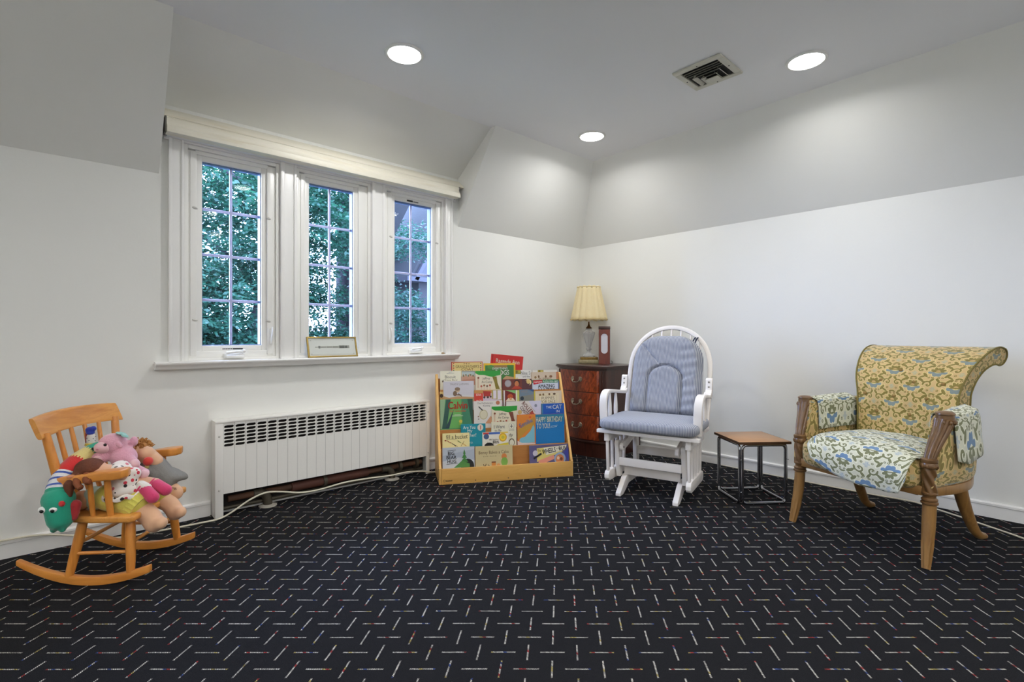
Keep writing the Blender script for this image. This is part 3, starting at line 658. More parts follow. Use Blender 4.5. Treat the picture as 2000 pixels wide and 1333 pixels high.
# ------------------------------------------------------------------ glider rocker
M_WHT = mat((244, 238, 233), .38, .06, 14, bump=.06, bscale=40)
def stripe():
    g = Gr('blue_ticking'); u, v, _ = g.xyz(g.coords('UV')); wob = g.noise(g.vec(u, v, 0), 6, 2) * .012
    f = ((u + wob) / .0092).frac(); s = (f - .5).abs() < .26
    nb = g.noise(g.vec(u, v, 0), 5, 2); c = g.mix(s, lin((120, 125, 142)), lin((180, 182, 188))); c = g.mix(nb * .3, c, lin((112, 118, 138)))
    g.set(color=c, rough=.9, sheen=.2, spec=.2); g.bump(s * .5 + g.noise(g.vec(u, v, 0), 60, 2), .2, .003); return g.mat
M_TICK = stripe()
GL = thing('glider_chair', 'white wooden glider rocking chair with blue ticking cushions', 'glider chair', (2.772, 1.800, 0), R_(-74))
for s in (-1, 1):
    # base runner with shaped toe
    rp = [(-.010, 0), (.05, 0), (.10, .020), (.16, .050), (.40, .050), (.46, .02), (.50, 0), (.56, 0), (.56, .025), (.49, .075), (.42, .105), (.14, .112), (.10, .100), (.04, .055), (-.008, .020)]
    a = .180 if s < 0 else .186
    MB().prism(rp, s * a - .017, s * a + .017, 'x').obj('runner', M_WHT, GL, bevel=.004)
    MB().prism([(.10, .10), (.150, .10), (.115, .335), (.105, .346), (.085, .350), (.066, .344), (.058, .33)], s * .217 - .014, s * .217 + .014, 'x').obj('base_upright', M_WHT, GL, bevel=.004)
    MB().prism([(.36, .09), (.42, .09), (.40, .36), (.34, .36)], s * .186 - .014, s * .186 + .014, 'x').obj('base_upright', M_WHT, GL, bevel=.004)
    # swing links, a plate from the front pivot back to the rear pivot
    MB().prism([(.045, .300), (.058, .285), (.075, .282), (.34, .345), (.36, .36), (.36, .385), (.34, .398), (.32, .396), (.062, .335), (.046, .320)], s * .180 - .011, s * .180 + .011, 'x').obj('swing_arm', M_WHT, GL, bevel=.004)
    n = MB()
    for y, z in ((.070, .308), (.335, .372)): n.tube([(s * .18 - s * .0135, y, z), (s * .18 - s * .010, y, z)], .006, 10)
    n.obj('pivot_bolts', mat((60, 60, 64), .3, .1, 9, metal=.8), GL)
    # hanging side frame: rail under the seat, slats, lower bar
    MB().box(s * .262 - .016, s * .262 + .016, -.005, .40, .350, .404).obj('side_rail', M_WHT, GL, bevel=.004)
    x = s * .262
    MB().prism([(.0, .105), (.012, .090), (.03, .085), (.34, .085), (.365, .095), (.372, .12), (.36, .145), (.34, .152), (.03, .152), (.01, .145), (.0, .128)], x - .016, x + .016, 'x').obj('lower_bar', M_WHT, GL, bevel=.004)
    for k, (y0, y1) in enumerate(((.015, .03), (.10, .105), (.185, .185), (.27, .265), (.35, .335))):
        MB().prism([(y1 - .012, .14), (y1 + .012, .14), (y0 + .012, .36), (y0 - .012, .36)], x - .008, x + .008, 'x').obj('slat', M_WHT, GL, bevel=.002)
    # bent arm
    ap = spline([(s * .305, .075, .432), (s * .306, .060, .50), (s * .308, .058, .58), (s * .310, .080, .640), (s * .311, .125, .664), (s * .308, .20, .662), (s * .302, .32, .648), (s * .293, .41, .640), (s * .288, .445, .655)], 6)
    MB().tube(ap, [(.013, .030)] * len(ap), 14, up=None, prof='box').obj('arm', M_WHT, GL) if False else None
    m = MB(); P = [Vector(p) for p in ap]; secs = []
    for k, p in enumerate(P):
        tg = (P[min(k + 1, len(P) - 1)] - P[max(k - 1, 0)]).normalized(); sx = Vector((1, 0, 0)); sx = (sx - tg * sx.dot(tg)).normalized(); nn = tg.cross(sx)
        hw = .026 if k < 44 else .022; ht = .0115
        secs.append([tuple(p + sx * (hw * a) + nn * (ht * b)) for a, b in ((-1, -.55), (-1, .55), (-.85, 1), (.85, 1), (1, .55), (1, -.55), (.85, -1), (-.85, -1))])
    nn_ = 8; vs = [q for c in secs for q in c]; fs = [(k * nn_ + j, k * nn_ + (j + 1) % nn_, (k + 1) * nn_ + (j + 1) % nn_, (k + 1) * nn_ + j) for k in range(len(secs) - 1) for j in range(nn_)]
    fs += [tuple(range(nn_))[::-1], tuple((len(secs) - 1) * nn_ + j for j in range(nn_))]
    m.add(vs, fs).obj('arm', M_WHT, GL)
    for y in (.165, .275):
        r = [.008, .010, .0145, .0135, .010, .007]; z = [.425, .46, .52, .56, .61, .655]
        MB().tube([(s * (.306 - y * .02), y, q) for q in z], r, 12).obj('arm_spindle', M_WHT, GL)
    b = MB().prism([(.415, .632), (.440, .622), (.468, .640), (.488, .730), (.484, .752), (.468, .760), (.452, .750), (.440, .68), (.42, .66)], s * .298 - .021, s * .298 + .021, 'x'); bo = b.obj('arm_bracket', M_WHT, GL, bevel=.004)
    n = MB()
    for y, z in ((.462, .700), (.466, .732)): n.ell((s * .298, y - .016, z), (.007, .008, .007), None, 10, 6)
    n.obj('bracket_bolts', mat((150, 146, 142), .3, .1, 9, metal=.6), bo)
MB().box(-.20, .205, .066, .084, .185, .236).obj('front_crossbar', M_WHT, GL, bevel=.003)
MB().box(-.185, .185, .125, .143, .112, .165).obj('lower_crossbar', M_WHT, GL, bevel=.003)
MB().box(-.185, .185, .37, .388, .205, .262).obj('rear_crossbar', M_WHT, GL, bevel=.003)
MB().prism([(-.325, -.022), (.335, -.030), (.335, .010), (.30, .03), (.30, .46), (-.29, .46), (-.29, .03), (-.325, .010)], .406, .428).obj('seat_board', M_WHT, GL, bevel=.004)
def bp(h, off=0): return (.415 + .29 * h + off * .96, .475 + .957 * h - off * .27)     # reclined back plane: (y, z)
hp = []
for h in np.linspace(-.06, .37, 10): hp.append((-.282 - .004 * math.sin(h * 6), h))
for a in np.linspace(PI, 0, 30)[1:-1]: hp.append((.284 * math.cos(a), .37 + .305 * math.sin(a) ** .95))
for h in np.linspace(.37, -.06, 10): hp.append((.282 + .004 * math.sin(h * 6), h))
MB().tube([(x, *bp(h, .045)) for x, h in hp], (.013, .016), 14, up=(0, .96, -.27), prof='box').obj('back_hoop', M_WHT, GL)
for k in range(7):
    x = -.21 + .07 * k; ht = .37 + .305 * math.sqrt(1 - (x / .284) ** 2)
    MB().tube([(x, *bp(-.04, .045)), (x, *bp(ht, .045))], .0075, 10).obj('back_spindle', M_WHT, GL)
MB().tube([(-.28, *bp(-.03, .045)), (.28, *bp(-.03, .045))], (.02, .012), 12, prof='box').obj('lower_back_rail', M_WHT, GL)
cushion((0.005, .175, .468), (.315, .235, .047), .22, .55, 48, 20).obj('seat_cushion', M_TICK, GL, uvbox=True)
# back cushion: arched pad with a stitched U channel
def sdf(x, h):
    if h < .27: return abs(abs(x) - .118)
    return abs(math.hypot(x, (h - .27) * 1.25) - .118)
def hwb(h): return .250 if h < .33 else .250 * math.sqrt(max(0, 1 - ((h - .33) / .275) ** 3.2))
NU, NV = 56, 64; vs = []; fs = []; uv = []; HT = .598
def pad(i, j, back):
    h = .012 + (HT - .012) * (j / NV) ; wv = hwb(min(h, HT)); x = wv * (2 * i / NU - 1)
    e = min(1, (1 - abs(2 * i / NU - 1)) * 5); ev = min(1, j / NV * 12, (1 - j / NV) * 9); e = math.sin(e * PI / 2) ** .6; ev = math.sin(ev * PI / 2) ** .6
    th = .062 * e * ev
    if not back:
        d = sdf(x, h); th -= .026 * math.exp(-(d / .011) ** 2) * (1 if h < .46 else 0) * e
        if (abs(x) < .118 if h < .27 else math.hypot(x, (h - .27) * 1.25) < .118): th += .007
        th += .0035 * math.sin(h * 95 + x * 18 + 2 * math.sin(x * 20)) * e * ev * (1.0 if x > .1 else .35)
        th += .006 * math.exp(-((h - .25 - .5 * (x - .12)) / .012) ** 2) * (x > .12)
        d2 = abs((h - .40) + (x + .07) * 1.1); th -= .010 * math.exp(-(d2 / .009) ** 2) * (x < -.05) * (h > .36) * (h < .52)
        y, z = bp(h, -th)
    else: y, z = bp(h, .006 * e)
    return (x, y, z)
for b in (0, 1): vs += [pad(i, j, b) for i in range(NU + 1) for j in range(NV + 1)]
K = (NU + 1) * (NV + 1)
for i in range(NU):
    for j in range(NV):
        q = (i * (NV + 1) + j, (i + 1) * (NV + 1) + j, (i + 1) * (NV + 1) + j + 1, i * (NV + 1) + j + 1); fs.append(q); fs.append(tuple(K + k for k in q[::-1]))
        u = lambda a, c: (vs[a][0], c)
        uv.append([(vs[k][0], vs[k][2]) for k in q]); uv.append([(vs[k][0], vs[k][2]) for k in q[::-1]])
MB().add(vs, fs, uv).obj('back_cushion', M_TICK, GL)
n = MB()
for dx in (.0, .018): n.tube(spline([(.165 + dx, *bp(.545, -.01)), (.172 + dx, *bp(.585, .02)), (.176 + dx, *bp(.60, .05)), (.17 + dx, *bp(.58, .07))], 4), .0045, 6)
n.obj('cushion_tie', mat((40, 46, 74), .9, .1, 20), GL)
# ------------------------------------------------------------------ bow-front chest, lamp, wooden box
def mahogany():
    g = Gr('crotch_mahogany'); x, y, z = g.xyz(g.coords()); ax = x.abs()
    v = g.vec(ax * 9 - z * 3.2, z * 2.6 + ax * 5, y * 2); n = g.noise(v, 3.2, 5, .6, 1.2); s = g.noise(g.vec(ax * 60 - z * 34, z * 6, 0), 1, 3)
    c = g.ramp(n * .75 + s * .25, [(.30, lin((62, 22, 12))), (.48, lin((126, 52, 26))), (.62, lin((168, 78, 38))), (.8, lin((100, 40, 20)))])
    c = g.mix(g.m('MINIMUM', 1, g.m('MAXIMUM', 0, 1 - ax * 11)) * .72, c, lin((54, 20, 14)))
    g.set(color=c, rough=.28, coat=.4); return g.mat
M_MAH = mahogany(); M_DARK = wood('dark_mahogany', (58, 28, 22), (76, 38, 28), (44, 22, 18), 2, 8, .3, .35, 8); M_WORN = mat((70, 38, 30), .3, .6, 26, coat=.3, rgb2=(34, 20, 18))
CH = thing('bow_front_chest', 'dark mahogany bow-front chest of three drawers in the corner', 'chest', (3.46, 2.912, 0), R_(-90)); HW, DP = .272, .50
def bow(x, w=HW, d=.048): return -d * (1 - (x / w) ** 2)
def outline(o, back=DP):
    w = HW + o; pts = [(w, back), (-w, back), (-w, .012 - o), (-w + .03, -.004 - o)]
    pts += [(x, bow(x) - .004 - o) for x in np.linspace(-w + .05, w - .05, 17)]
    return [(a, b) for a, b in pts + [(w - .03, -.004 - o), (w, .012 - o)]][::-1]
MB().prism(outline(0), .135, .758).obj('carcase', M_DARK, CH)
tp = MB(); tp.prism(outline(.012), .752, .764); tp.prism(outline(.024), .764, .776); tp.prism(outline(.020), .776, .785); tp.obj('top', M_WORN, CH, bevel=.002)
pl = MB(); pl.prism(outline(.012), 0, .118); pl.obj('plinth', M_DARK, CH); MB().prism(outline(.020), .118, .136).obj('plinth_moulding', M_WORN, CH, bevel=.003)
M_ANT = mat((186, 178, 158), .3, .4, 60, metal=.85, rgb2=(110, 102, 84))
for z0, z1 in ((.146, .352), (.358, .552), (.558, .744)):
    w = HW - .052; xs = np.linspace(-w, w, 21); outer = [(x, bow(x) - .012) for x in xs]; inner = [(x, bow(x) + .01) for x in xs[::-1]]
    d = MB().prism(outer + inner, z0, z1).obj('drawer', M_MAH, CH, bevel=.001, segs=1)
    zc = (z0 + z1) / 2 + .012; h = MB(); y = bow(0) - .014
    h.tube(spline([(-.040, bow(.04) - .018, zc + .004), (-.034, y - .016, zc - .014), (-.014, y - .022, zc - .022), (0, y - .022, zc - .019), (.014, y - .022, zc - .022), (.034, y - .016, zc - .014), (.040, bow(.04) - .018, zc + .004)], 4), .0035, 8)
    for s in (-1, 1):
        for k in range(7): a = k * .9; h.ell((s * .043 + .012 * math.cos(a) * (k > 0), bow(.043) - .0145, zc + .008 + .013 * math.sin(a) * (k > 0)), (.0075, .004, .0075), None, 8, 5)
        h.tube(spline([(s * .052, y, zc + .02), (s * .062, y, zc + .006), (s * .054, y, zc - .012), (s * .040, y - .002, zc - .016)], 4), .003, 6)
    h.ell((0, y - .022, zc - .021), (.008, .004, .006), None, 8, 6); h.obj('drawer_pull', M_ANT, d)
for s in (-1, 1):
    n = MB()
    for k in range(3): x = s * (HW - .012 - k * .012); n.tube([(x, -.006 + (.006 if k == 0 else -.002 * k), .15), (x, -.006 + (.006 if k == 0 else -.002 * k), .745)], .005, 8)
    n.obj('corner_reeding', M_DARK, CH)
# lamp
LP = thing('table_lamp', 'cut glass table lamp with pleated cream shade on chest', 'lamp', (3.80, 3.10, .785), R_(42)); M_BRASS = mat((150, 122, 66), .35, .4, 60, metal=.75, bump=.3, bscale=150, rgb2=(96, 76, 40))
def shade():
    g = Gr('cream_shade'); c = lin((253, 243, 208)); n = g.noise(g.coords(), 60, 2); g.set(color=g.mix(n, c, lin((246, 230, 184))), rough=.8, sub=0)
    tr = g.node('ShaderNodeBsdfTranslucent'); tr.inputs[0].default_value = (*lin((240, 222, 170)), 1); mx = g.node('ShaderNodeMixShader'); mx.inputs[0].default_value = .3
    g.nt.links.new(g.b.outputs[0], mx.inputs[1]); g.nt.links.new(tr.outputs[0], mx.inputs[2]); g.nt.links.new(mx.outputs[0], g.out.inputs[0]); return g.mat
def shf(u, v):
    th = 2 * PI * u; pl = abs(math.cos(7 * th)); r = (.178 + (.110 - .178) * v) * (.93 + .085 * pl); z = .418 + .318 * v
    if v < .01: z -= .010 * pl
    if v > .99: z += .006 * pl
    return (r * math.cos(th), r * math.sin(th), z)
m = MB(); m.grid(shf, 180, 10, cu=True); sh = m.obj('shade', shade(), LP); md = sh.modifiers.new('t', 'SOLIDIFY'); md.thickness = .002
m = MB()
for v_, r_ in ((0.012, 1.012), (.985, 1.012)): m.tube([tuple(c * (r_ if i < 2 else 1) for i, c in enumerate(shf(k / 180, v_))) for k in range(180)], .0028, 6, closed=True)
m.obj('shade_trim', mat((214, 190, 130), .7, .1, 30), sh)
b = MB(); b.cbox((0, 0, .018), (.20, .20, .036)); b.obj('base', mat((176, 164, 128), .3, .4, 70, metal=.35, bump=.4, bscale=120, rgb2=(110, 98, 70)), LP, bevel=.004)
b = MB(); b.cbox((0, 0, .048), (.166, .166, .024)); b.obj('brass_plinth', M_BRASS, LP, bevel=.003)
g = Gr('cut_crystal'); g.set(color=(.93, .94, .94), rough=.06, trans=.55, ior=1.3); M_CRY = g.mat
cr = [(.056, .060), (.060, .072), (.050, .084), (.034, .092), (.020, .100), (.016, .115), (.020, .128), (.030, .134), (.020, .142), (.018, .152), (.024, .172), (.036, .212), (.050, .260), (.060, .288), (.058, .298), (.036, .308), (.030, .320), (.032, .330), (.012, .336)]
c = MB().lathe(cr, 20, flute=lambda th, z: 1 + .055 * math.cos(10 * th + (z * 160 if .15 < z < .29 else 0))).obj('crystal_body', M_CRY, LP, smooth=False)
n = MB().lathe([(.006, .06), (.006, .336)], 10); n.lathe([(.030, .334), (.028, .342), (.014, .356), (.008, .374), (.006, .40), (.006, .43)], 20); n.obj('stem', mat((96, 66, 40), .35, .3, 30, metal=.7), LP)
MB().lathe([(.012, .40), (.014, .43), (.014, .47), (.030, .50), (.030, .54), (.015, .575), (.003, .58)], 16).obj('bulb', mat((235, 232, 225), .3, .02, 5), LP)
n = MB(); n.tube([(.108 * math.cos(a), .108 * math.sin(a), .722) for a in np.linspace(0, 2 * PI, 40)], .0015, 6)
for a in (0, 2.1, 4.2): n.tube([(.108 * math.cos(a), .108 * math.sin(a), .722), (0, 0, .715)], .0015, 6)
n.tube([(0, 0, .58), (0, 0, .74)], .002, 6); n.obj('harp', M_BRASS, LP)
# wooden box with oval glass
BX = thing('oval_window_box', 'tall slim mahogany box with oval milky glass panel beside lamp', 'box', (3.805, 2.918, .785), R_(-52)); w_, d_, h_ = .052, .030, .352
M_RED = wood('red_mahogany', (92, 34, 24), (120, 46, 30), (70, 26, 20), 2, 8, .25, .4, 8)
ov = [(.031 * math.cos(a), .190 + math.copysign(.062 + .031 * abs(math.sin(a)), math.sin(a))) for a in np.linspace(0, 2 * PI, 40, endpoint=False)]
f = MB(); f.box(-w_, -.0305, -d_, d_, 0, h_); f.box(.0305, w_, -d_, d_, 0, h_); f.box(-.0305, .0305, -d_, d_, 0, .095); f.box(-.0305, .0305, -d_, d_, .285, h_ ); f.box(-.0305, .0305, -.012, d_, .095, .285)
f.obj('case', M_RED, BX)
# front face ring around the oval
rect = []
for x, z in ov:
    a = math.atan2((z - .19) / .1, x / .034); k = 1 / max(abs(math.cos(a)), abs(math.sin(a))); rect.append((.0325 * k * math.cos(a), .19 + .098 * k * math.sin(a)))
m = len(ov); vs = [(x, -d_ - .001, z) for x, z in rect] + [(x, -d_ - .001, z) for x, z in ov] + [(x, -d_ + .012, z) for x, z in ov]
MB().add(vs, [(i, (i + 1) % m, m + (i + 1) % m, m + i) for i in range(m)] + [(m + i, m + (i + 1) % m, 2 * m + (i + 1) % m, 2 * m + i) for i in range(m)]).obj('oval_bezel', M_RED, BX, smooth=False)
MB().prism(ov, -d_ + .002, -d_ + .010, 'y').obj('milky_glass', mat((214, 214, 224), .18, .04, 6), BX)
MB().box(-w_ - .002, w_ + .002, -d_ - .002, d_ + .002, h_ - .028, h_).obj('lid', M_WORN, BX, bevel=.002)
MB().box(w_ + .0005, w_ + .004, -d_ - .002, -.012, .0, h_ - .03).obj('metal_edge', M_CHROME, BX, smooth=False)
MB().tube(spline([(w_, -.02, .004), (w_ + .016, -.024, .006), (w_ + .026, -.02, .016), (w_ + .018, -.016, .026), (w_ + .004, -.014, .03)], 4), .002, 6).obj('key_wire', M_BLACK, BX)
# ------------------------------------------------------------------ book display
M_MAPLE = wood('maple_ply', (222, 168, 86), (233, 182, 102), (210, 154, 76), 0, 7, .38, .2, 9); M_MAPV = wood('maple_side', (222, 170, 92), (234, 186, 110), (212, 158, 80), 2, 7, .38, .2, 9)
M_MASON = wood('maple_back', (184, 122, 62), (194, 132, 70), (174, 112, 56), 0, 7, .42, .15, 9)
BRZ = R_(-28.615); BO = Vector((2.4195, 2.719, 0)); BC = thing('book_display', 'maple five-tier book display stand full of picture books', 'bookcase', tuple(BO), BRZ)
TOPS = [.110, .236, .362, .492, .626]; LEDGE = [.030, .155, .285, .415, .548]; TY = [.035, .095, .155, .215, .275]
for s in (-1, 1):
    MB().prism([(0, 0), (.335, 0), (.335, .752), (.300, .757), (.285, .752), (.012, .124), (0, .112)], s * .490 - .009, s * .490 + .009, 'x').obj('side_panel', M_MAPV, BC, bevel=.003)
MB().box(-.481, .481, -.002, .012, 0, .110).obj('front_board', M_MAPLE, BC, bevel=.002)
for k in range(1, 5):
    y = .06 * k; MB().box(-.481, .481, y, y + .011, LEDGE[k - 1] - .004, TOPS[k]).obj('riser_panel', M_MASON, BC, bevel=.001, segs=1)
for k in range(5): y = .06 * k + .012; MB().box(-.481, .481, y, y + .048 + (.02 if k == 4 else 0), LEDGE[k] - .010, LEDGE[k]).obj('ledge', M_MASON, BC)
MB().box(-.481, .481, .322, .333, 0, .72).obj('back_panel', M_MASON, BC)
n = MB()
for x in (-.24, .0, .24): n.lathe([(.004, 0), (.004, .002)], 10, M=Matrix.Translation((x, -.002, .018)) @ Matrix.Rotation(PI / 2, 4, 'X'))
for z in (.10, .03): n.ell((-.4995, .03, z), (.002, .004, .004), None, 8, 5)
n.ell((.4995, .20, .60), (.003, .005, .005), None, 8, 5); n.obj('screws', mat((70, 52, 34), .4, .2, 20), BC)
a = MB(); a.tube([(-.462 + .008 * math.cos(q), -.0025, .026 + .007 * math.sin(q)) for q in np.linspace(0, 2 * PI, 14)], .0013, 5)
for k in range(7): a.box(-.450 + k * .0065, -.4455 + k * .0065, -.0032, -.002, .021, .030 - (k % 3) * .001)
a.obj('maker_mark', mat((60, 44, 26), .6, .1, 20), BC, smooth=False)
M_PAGE = mat((236, 231, 218), .8, .06, 90)
W_, K_ = (240, 238, 232), (28, 26, 26)
def book(label, k, x0, x1, top, px, art, spine, dy=0., th=.010, lean=.10, tilt=0., board=None, name='picture_book', bz=0):
    """px = (left, right, top) of the cover in the drawing frame the art coordinates use"""
    h = top - LEDGE[k] - bz; xc, wd = (x0 + x1) / 2, (x1 - x0) - .002; c, s = math.cos(BRZ), math.sin(BRZ)
    yl = .06 * k + .0135 + dy * .85; lean = lean if k == 4 else (.045 if dy > .003 else .085); loc = (BO.x + c * xc - s * yl, BO.y + s * xc + c * yl, LEDGE[k] + bz)
    Mr = Matrix.Rotation(BRZ, 3, 'Z') @ Matrix.Rotation(-lean, 3, 'X') @ Matrix.Rotation(tilt, 3, 'Y')
    t = thing(name, label, 'book', loc, group='picture books on the display stand', rot=Mr.to_euler())
    hw = wd / 2; m = MB(); m.box(-hw, hw, 0, .0016, 0, h); m.box(-hw, hw, th - .0016, th, 0, h); m.box(-hw, -hw + .0025, 0, th, 0, h)
    m.obj('cover', mat(board or spine, .4, .06, 9), t, smooth=False)
    MB().box(-hw + .003, hw - .004, .0018, th - .0018, .003, h - .003).obj('pages', M_PAGE, t, smooth=False)
    sc = wd / (px[1] - px[0]); m = MB(); lay = [0]
    def pt(x, y): return ((x - px[0]) * sc - hw, h - (y - px[2]) * sc)
    def put(poly, col):
        lay[0] += 1; yy = -.0003 - .00022 * lay[0]; q = []
        for x, z in poly: q.append((min(max(x, -hw), hw), yy, min(max(z, .001), h)))
        m.add(q, [tuple(range(len(q)))[::-1]] , col=col)
    def flip(col, vs, fs): m.add(vs, fs, col=col)
    put([(-hw, .001), (hw, .001), (hw, h), (-hw, h)][::-1], spine)
    for it in art:
        kd = it[0]
        if kd == 'r': p0, p1 = pt(it[1], it[2]), pt(it[3], it[4]); put([(p0[0], p0[1]), (p1[0], p0[1]), (p1[0], p1[1]), (p0[0], p1[1])], it[5])
        elif kd == 'e':
            cx, cy = pt(it[1], it[2]); put([(cx + it[3] * sc * math.cos(q), cy - it[4] * sc * math.sin(q)) for q in np.linspace(0, 2 * PI, 20, endpoint=False)], it[5])
        elif kd == 'p': put([pt(x, y) for x, y in it[1]], it[2])
        elif kd == 't':                      # text, centre x, centre y, width, height, colour, turn
            vs, fs = text_geo(it[1]); xs = [v[0] for v in vs]; ys_ = [v[1] for v in vs]; lay[0] += 1; yy = -.0003 - .00022 * lay[0]
            cx, cy = pt(it[2], it[3]); ww, hh = it[4] * sc, it[5] * sc; r = it[7] if len(it) > 7 else 0; out = []
            for v in vs:
                u = ((v[0] - min(xs)) / (max(xs) - min(xs)) - .5) * ww; q = ((v[1] - min(ys_)) / (max(ys_) - min(ys_)) - .5) * hh
                out.append((cx + u * math.cos(r) - q * math.sin(r), yy, cy + u * math.sin(r) + q * math.cos(r)))
            flip(it[6], out, fs)
        elif kd == 'l':                      # poly-line: points, thickness, colour
            for (xa, ya), (xb, yb) in zip(it[1][:-1], it[1][1:]):
                L = math.hypot(xb - xa, yb - ya) or 1; nx, ny = -(yb - ya) / L * it[2] / 2, (xb - xa) / L * it[2] / 2
                put([pt(xa + nx, ya + ny), pt(xb + nx, yb + ny), pt(xb - nx, yb - ny), pt(xa - nx, ya - ny)], it[3])
    m.obj('cover_art', M_PRINT, t, smooth=False); return t
def tree(cx, top, bot, w, col, n=4):
    o = []
    for k in range(n):
        y0 = top + (bot - top) * k / n; y1 = top + (bot - top) * (k + 1.25) / n; ww = w * (k + 1) / n / 2; o.append(('p', [(cx, y0), (cx + ww, y1), (cx - ww, y1)], col))
    return o
# front tier
book('pale grey-blue book with green fir tree and black lettering', 0, -.473, -.242, .252, (155, 445, 940), [('p', [(155, 1010), (445, 960), (445, 1120), (155, 1120)], (176, 184, 198)), ('p', [(155, 1060), (300, 1030), (445, 1060), (445, 1150), (155, 1150)], (206, 210, 216)), ('t', 'BIG', 232, 992, 58, 32, K_), ('t', 'BEAR', 235, 1027, 90, 30, K_), ('t', 'HUG', 238, 1063, 78, 30, K_), ('e', 380, 1110, 60, 65, (40, 40, 42))] + tree(352, 958, 1100, 95, (70, 132, 66)) + [('p', [(255, 1120), (330, 1060), (400, 1090), (400, 1120)], (84, 140, 72)), ('l', [(200, 968), (275, 962)], 4, (60, 60, 60)), ('l', [(190, 1086), (290, 1080)], 4, (60, 60, 60))], (190, 197, 208))
book('wide tan landscape book with small cake and green-shirted child', 0, -.238, .039, .250, (450, 785, 925), [('t', 'Benny Bakes a Cake', 615, 985, 270, 36, (84, 56, 40)), ('t', 'EVE RICE', 580, 1015, 120, 9, (150, 130, 96)), ('e', 708, 1022, 24, 26, (214, 132, 74)), ('e', 710, 1068, 30, 38, (132, 180, 84)), ('r', 594, 1062, 632, 1105, (216, 140, 70)), ('r', 594, 1062, 632, 1072, (120, 74, 48)), ('e', 655, 1092, 16, 12, (220, 160, 100)), ('l', [(520, 1080), (530, 1105)], 6, (96, 70, 50)), ('l', [(545, 1078), (535, 1105)], 6, (96, 70, 50)), ('l', [(560, 1085), (580, 1105)], 5, (96, 70, 50))], (206, 190, 146))
book('crowded purple and yellow book at right end of front tier', 0, .166, .471, .236, (935, 1285, 920), [('r', 935, 920, 1285, 1100, (94, 88, 130)), ('p', [(1000, 945), (1240, 930), (1230, 985), (1000, 1060)], (226, 208, 120)), ('p', [(1060, 945), (1270, 928), (1255, 968), (1085, 1005)], (240, 234, 216)), ('t', 'The', 1022, 965, 30, 20, K_), ('t', 'WHEELS', 1108, 970, 122, 42, K_, .13), ('t', 'on the', 1188, 953, 30, 14, (90, 70, 60)), ('t', 'BUS', 1230, 953, 62, 32, K_, .10), ('p', [(1010, 1050), (1150, 1005), (1160, 1040), (1020, 1090)], (224, 150, 130)), ('e', 1205, 1040, 52, 52, (150, 170, 200)), ('e', 1205, 1045, 38, 40, (206, 132, 86)), ('e', 1190, 1035, 12, 14, (236, 200, 170)), ('e', 1218, 1045, 13, 15, (120, 70, 50)), ('l', [(970, 1030), (1040, 990)], 16, K_), ('e', 985, 985, 22, 24, (206, 200, 214)), ('p', [(1240, 990), (1285, 950), (1285, 1080)], (70, 76, 160))], (150, 146, 170))
# second tier
book('small cream book with dotted doodles at left of second tier', 1, -.468, -.269, .343, (155, 400, 810), [('t', 'fill a bucket', 285, 842, 195, 36, (50, 44, 40)), ('l', [(190, 866), (375, 858)], 2, (90, 80, 60)), ('l', [(225, 890), (290, 930)], 3, (110, 70, 50)), ('l', [(350, 885), (320, 930)], 3, (110, 70, 50))] + [('e', 200 + (k * 47) % 180, 876 + (k * 29) % 55, 4, 4, [(180, 60, 50), (70, 70, 60), (120, 150, 80), (200, 150, 60)][k % 4]) for k in range(16)] + [('e', 182, 872, 9, 6, (150, 40, 36))], (240, 226, 164), 0, board=(226, 206, 130))
book('teal book with white lettering half hidden behind small cream book', 1, -.333, -.149, .402, (322, 545, 730), [('t', 'Are You', 397, 758, 110, 30, (244, 240, 228)), ('t', 'My', 403, 793, 44, 32, (244, 240, 228)), ('t', 'Mother?', 405, 828, 110, 30, (244, 240, 228)), ('e', 498, 763, 27, 29, (226, 220, 206)), ('l', [(498, 745), (498, 782)], 7, (190, 80, 60)), ('t', 'P.D.', 415, 895, 30, 14, (230, 230, 220))], (30, 142, 160), .015)
book('white board book with big yellow sun on cover', 1, -.176, .022, .339, (513, 748, 798), [('r', 520, 800, 570, 816, (196, 60, 52)), ('r', 570, 800, 672, 818, (62, 100, 176)), ('r', 672, 800, 745, 812, (226, 196, 90)), ('e', 548, 836, 24, 24, (70, 90, 130)), ('e', 697, 848, 36, 38, (216, 170, 50)), ('e', 697, 848, 26, 27, (240, 206, 60)), ('e', 697, 848, 15, 15, (200, 186, 70)), ('t', 'Wiggle', 610, 866, 80, 18, (70, 50, 44)), ('t', 'BUS', 633, 888, 55, 22, K_), ('e', 572, 915, 42, 26, (30, 26, 26)), ('p', [(620, 922), (660, 905), (745, 895), (748, 922)], (206, 192, 70))] + [('e', 535 + k * 24, 905 - (k % 3) * 20, 3, 3, (120, 110, 90)) for k in range(6)], (232, 228, 216), 0)
book('cream book with round badge standing behind the sun board book', 1, -.107, .085, .409, (595, 822, 710), [('t', 'I Want', 668, 752, 98, 30, (54, 62, 76)), ('t', 'to Be', 655, 785, 60, 26, (54, 62, 76)), ('t', 'dy', 772, 832, 36, 36, (44, 44, 44)), ('e', 778, 750, 27, 29, (200, 196, 180)), ('e', 778, 750, 23, 25, (232, 226, 206)), ('l', [(778, 735), (778, 768)], 5, (70, 66, 60)), ('l', [(765, 752), (792, 752)], 4, (70, 66, 60)), ('t', 'BEGINNER', 778, 786, 46, 8, (90, 88, 80)), ('e', 778, 895, 27, 36, (96, 84, 62)), ('e', 778, 898, 21, 30, (226, 222, 200))], (230, 224, 200), .016)
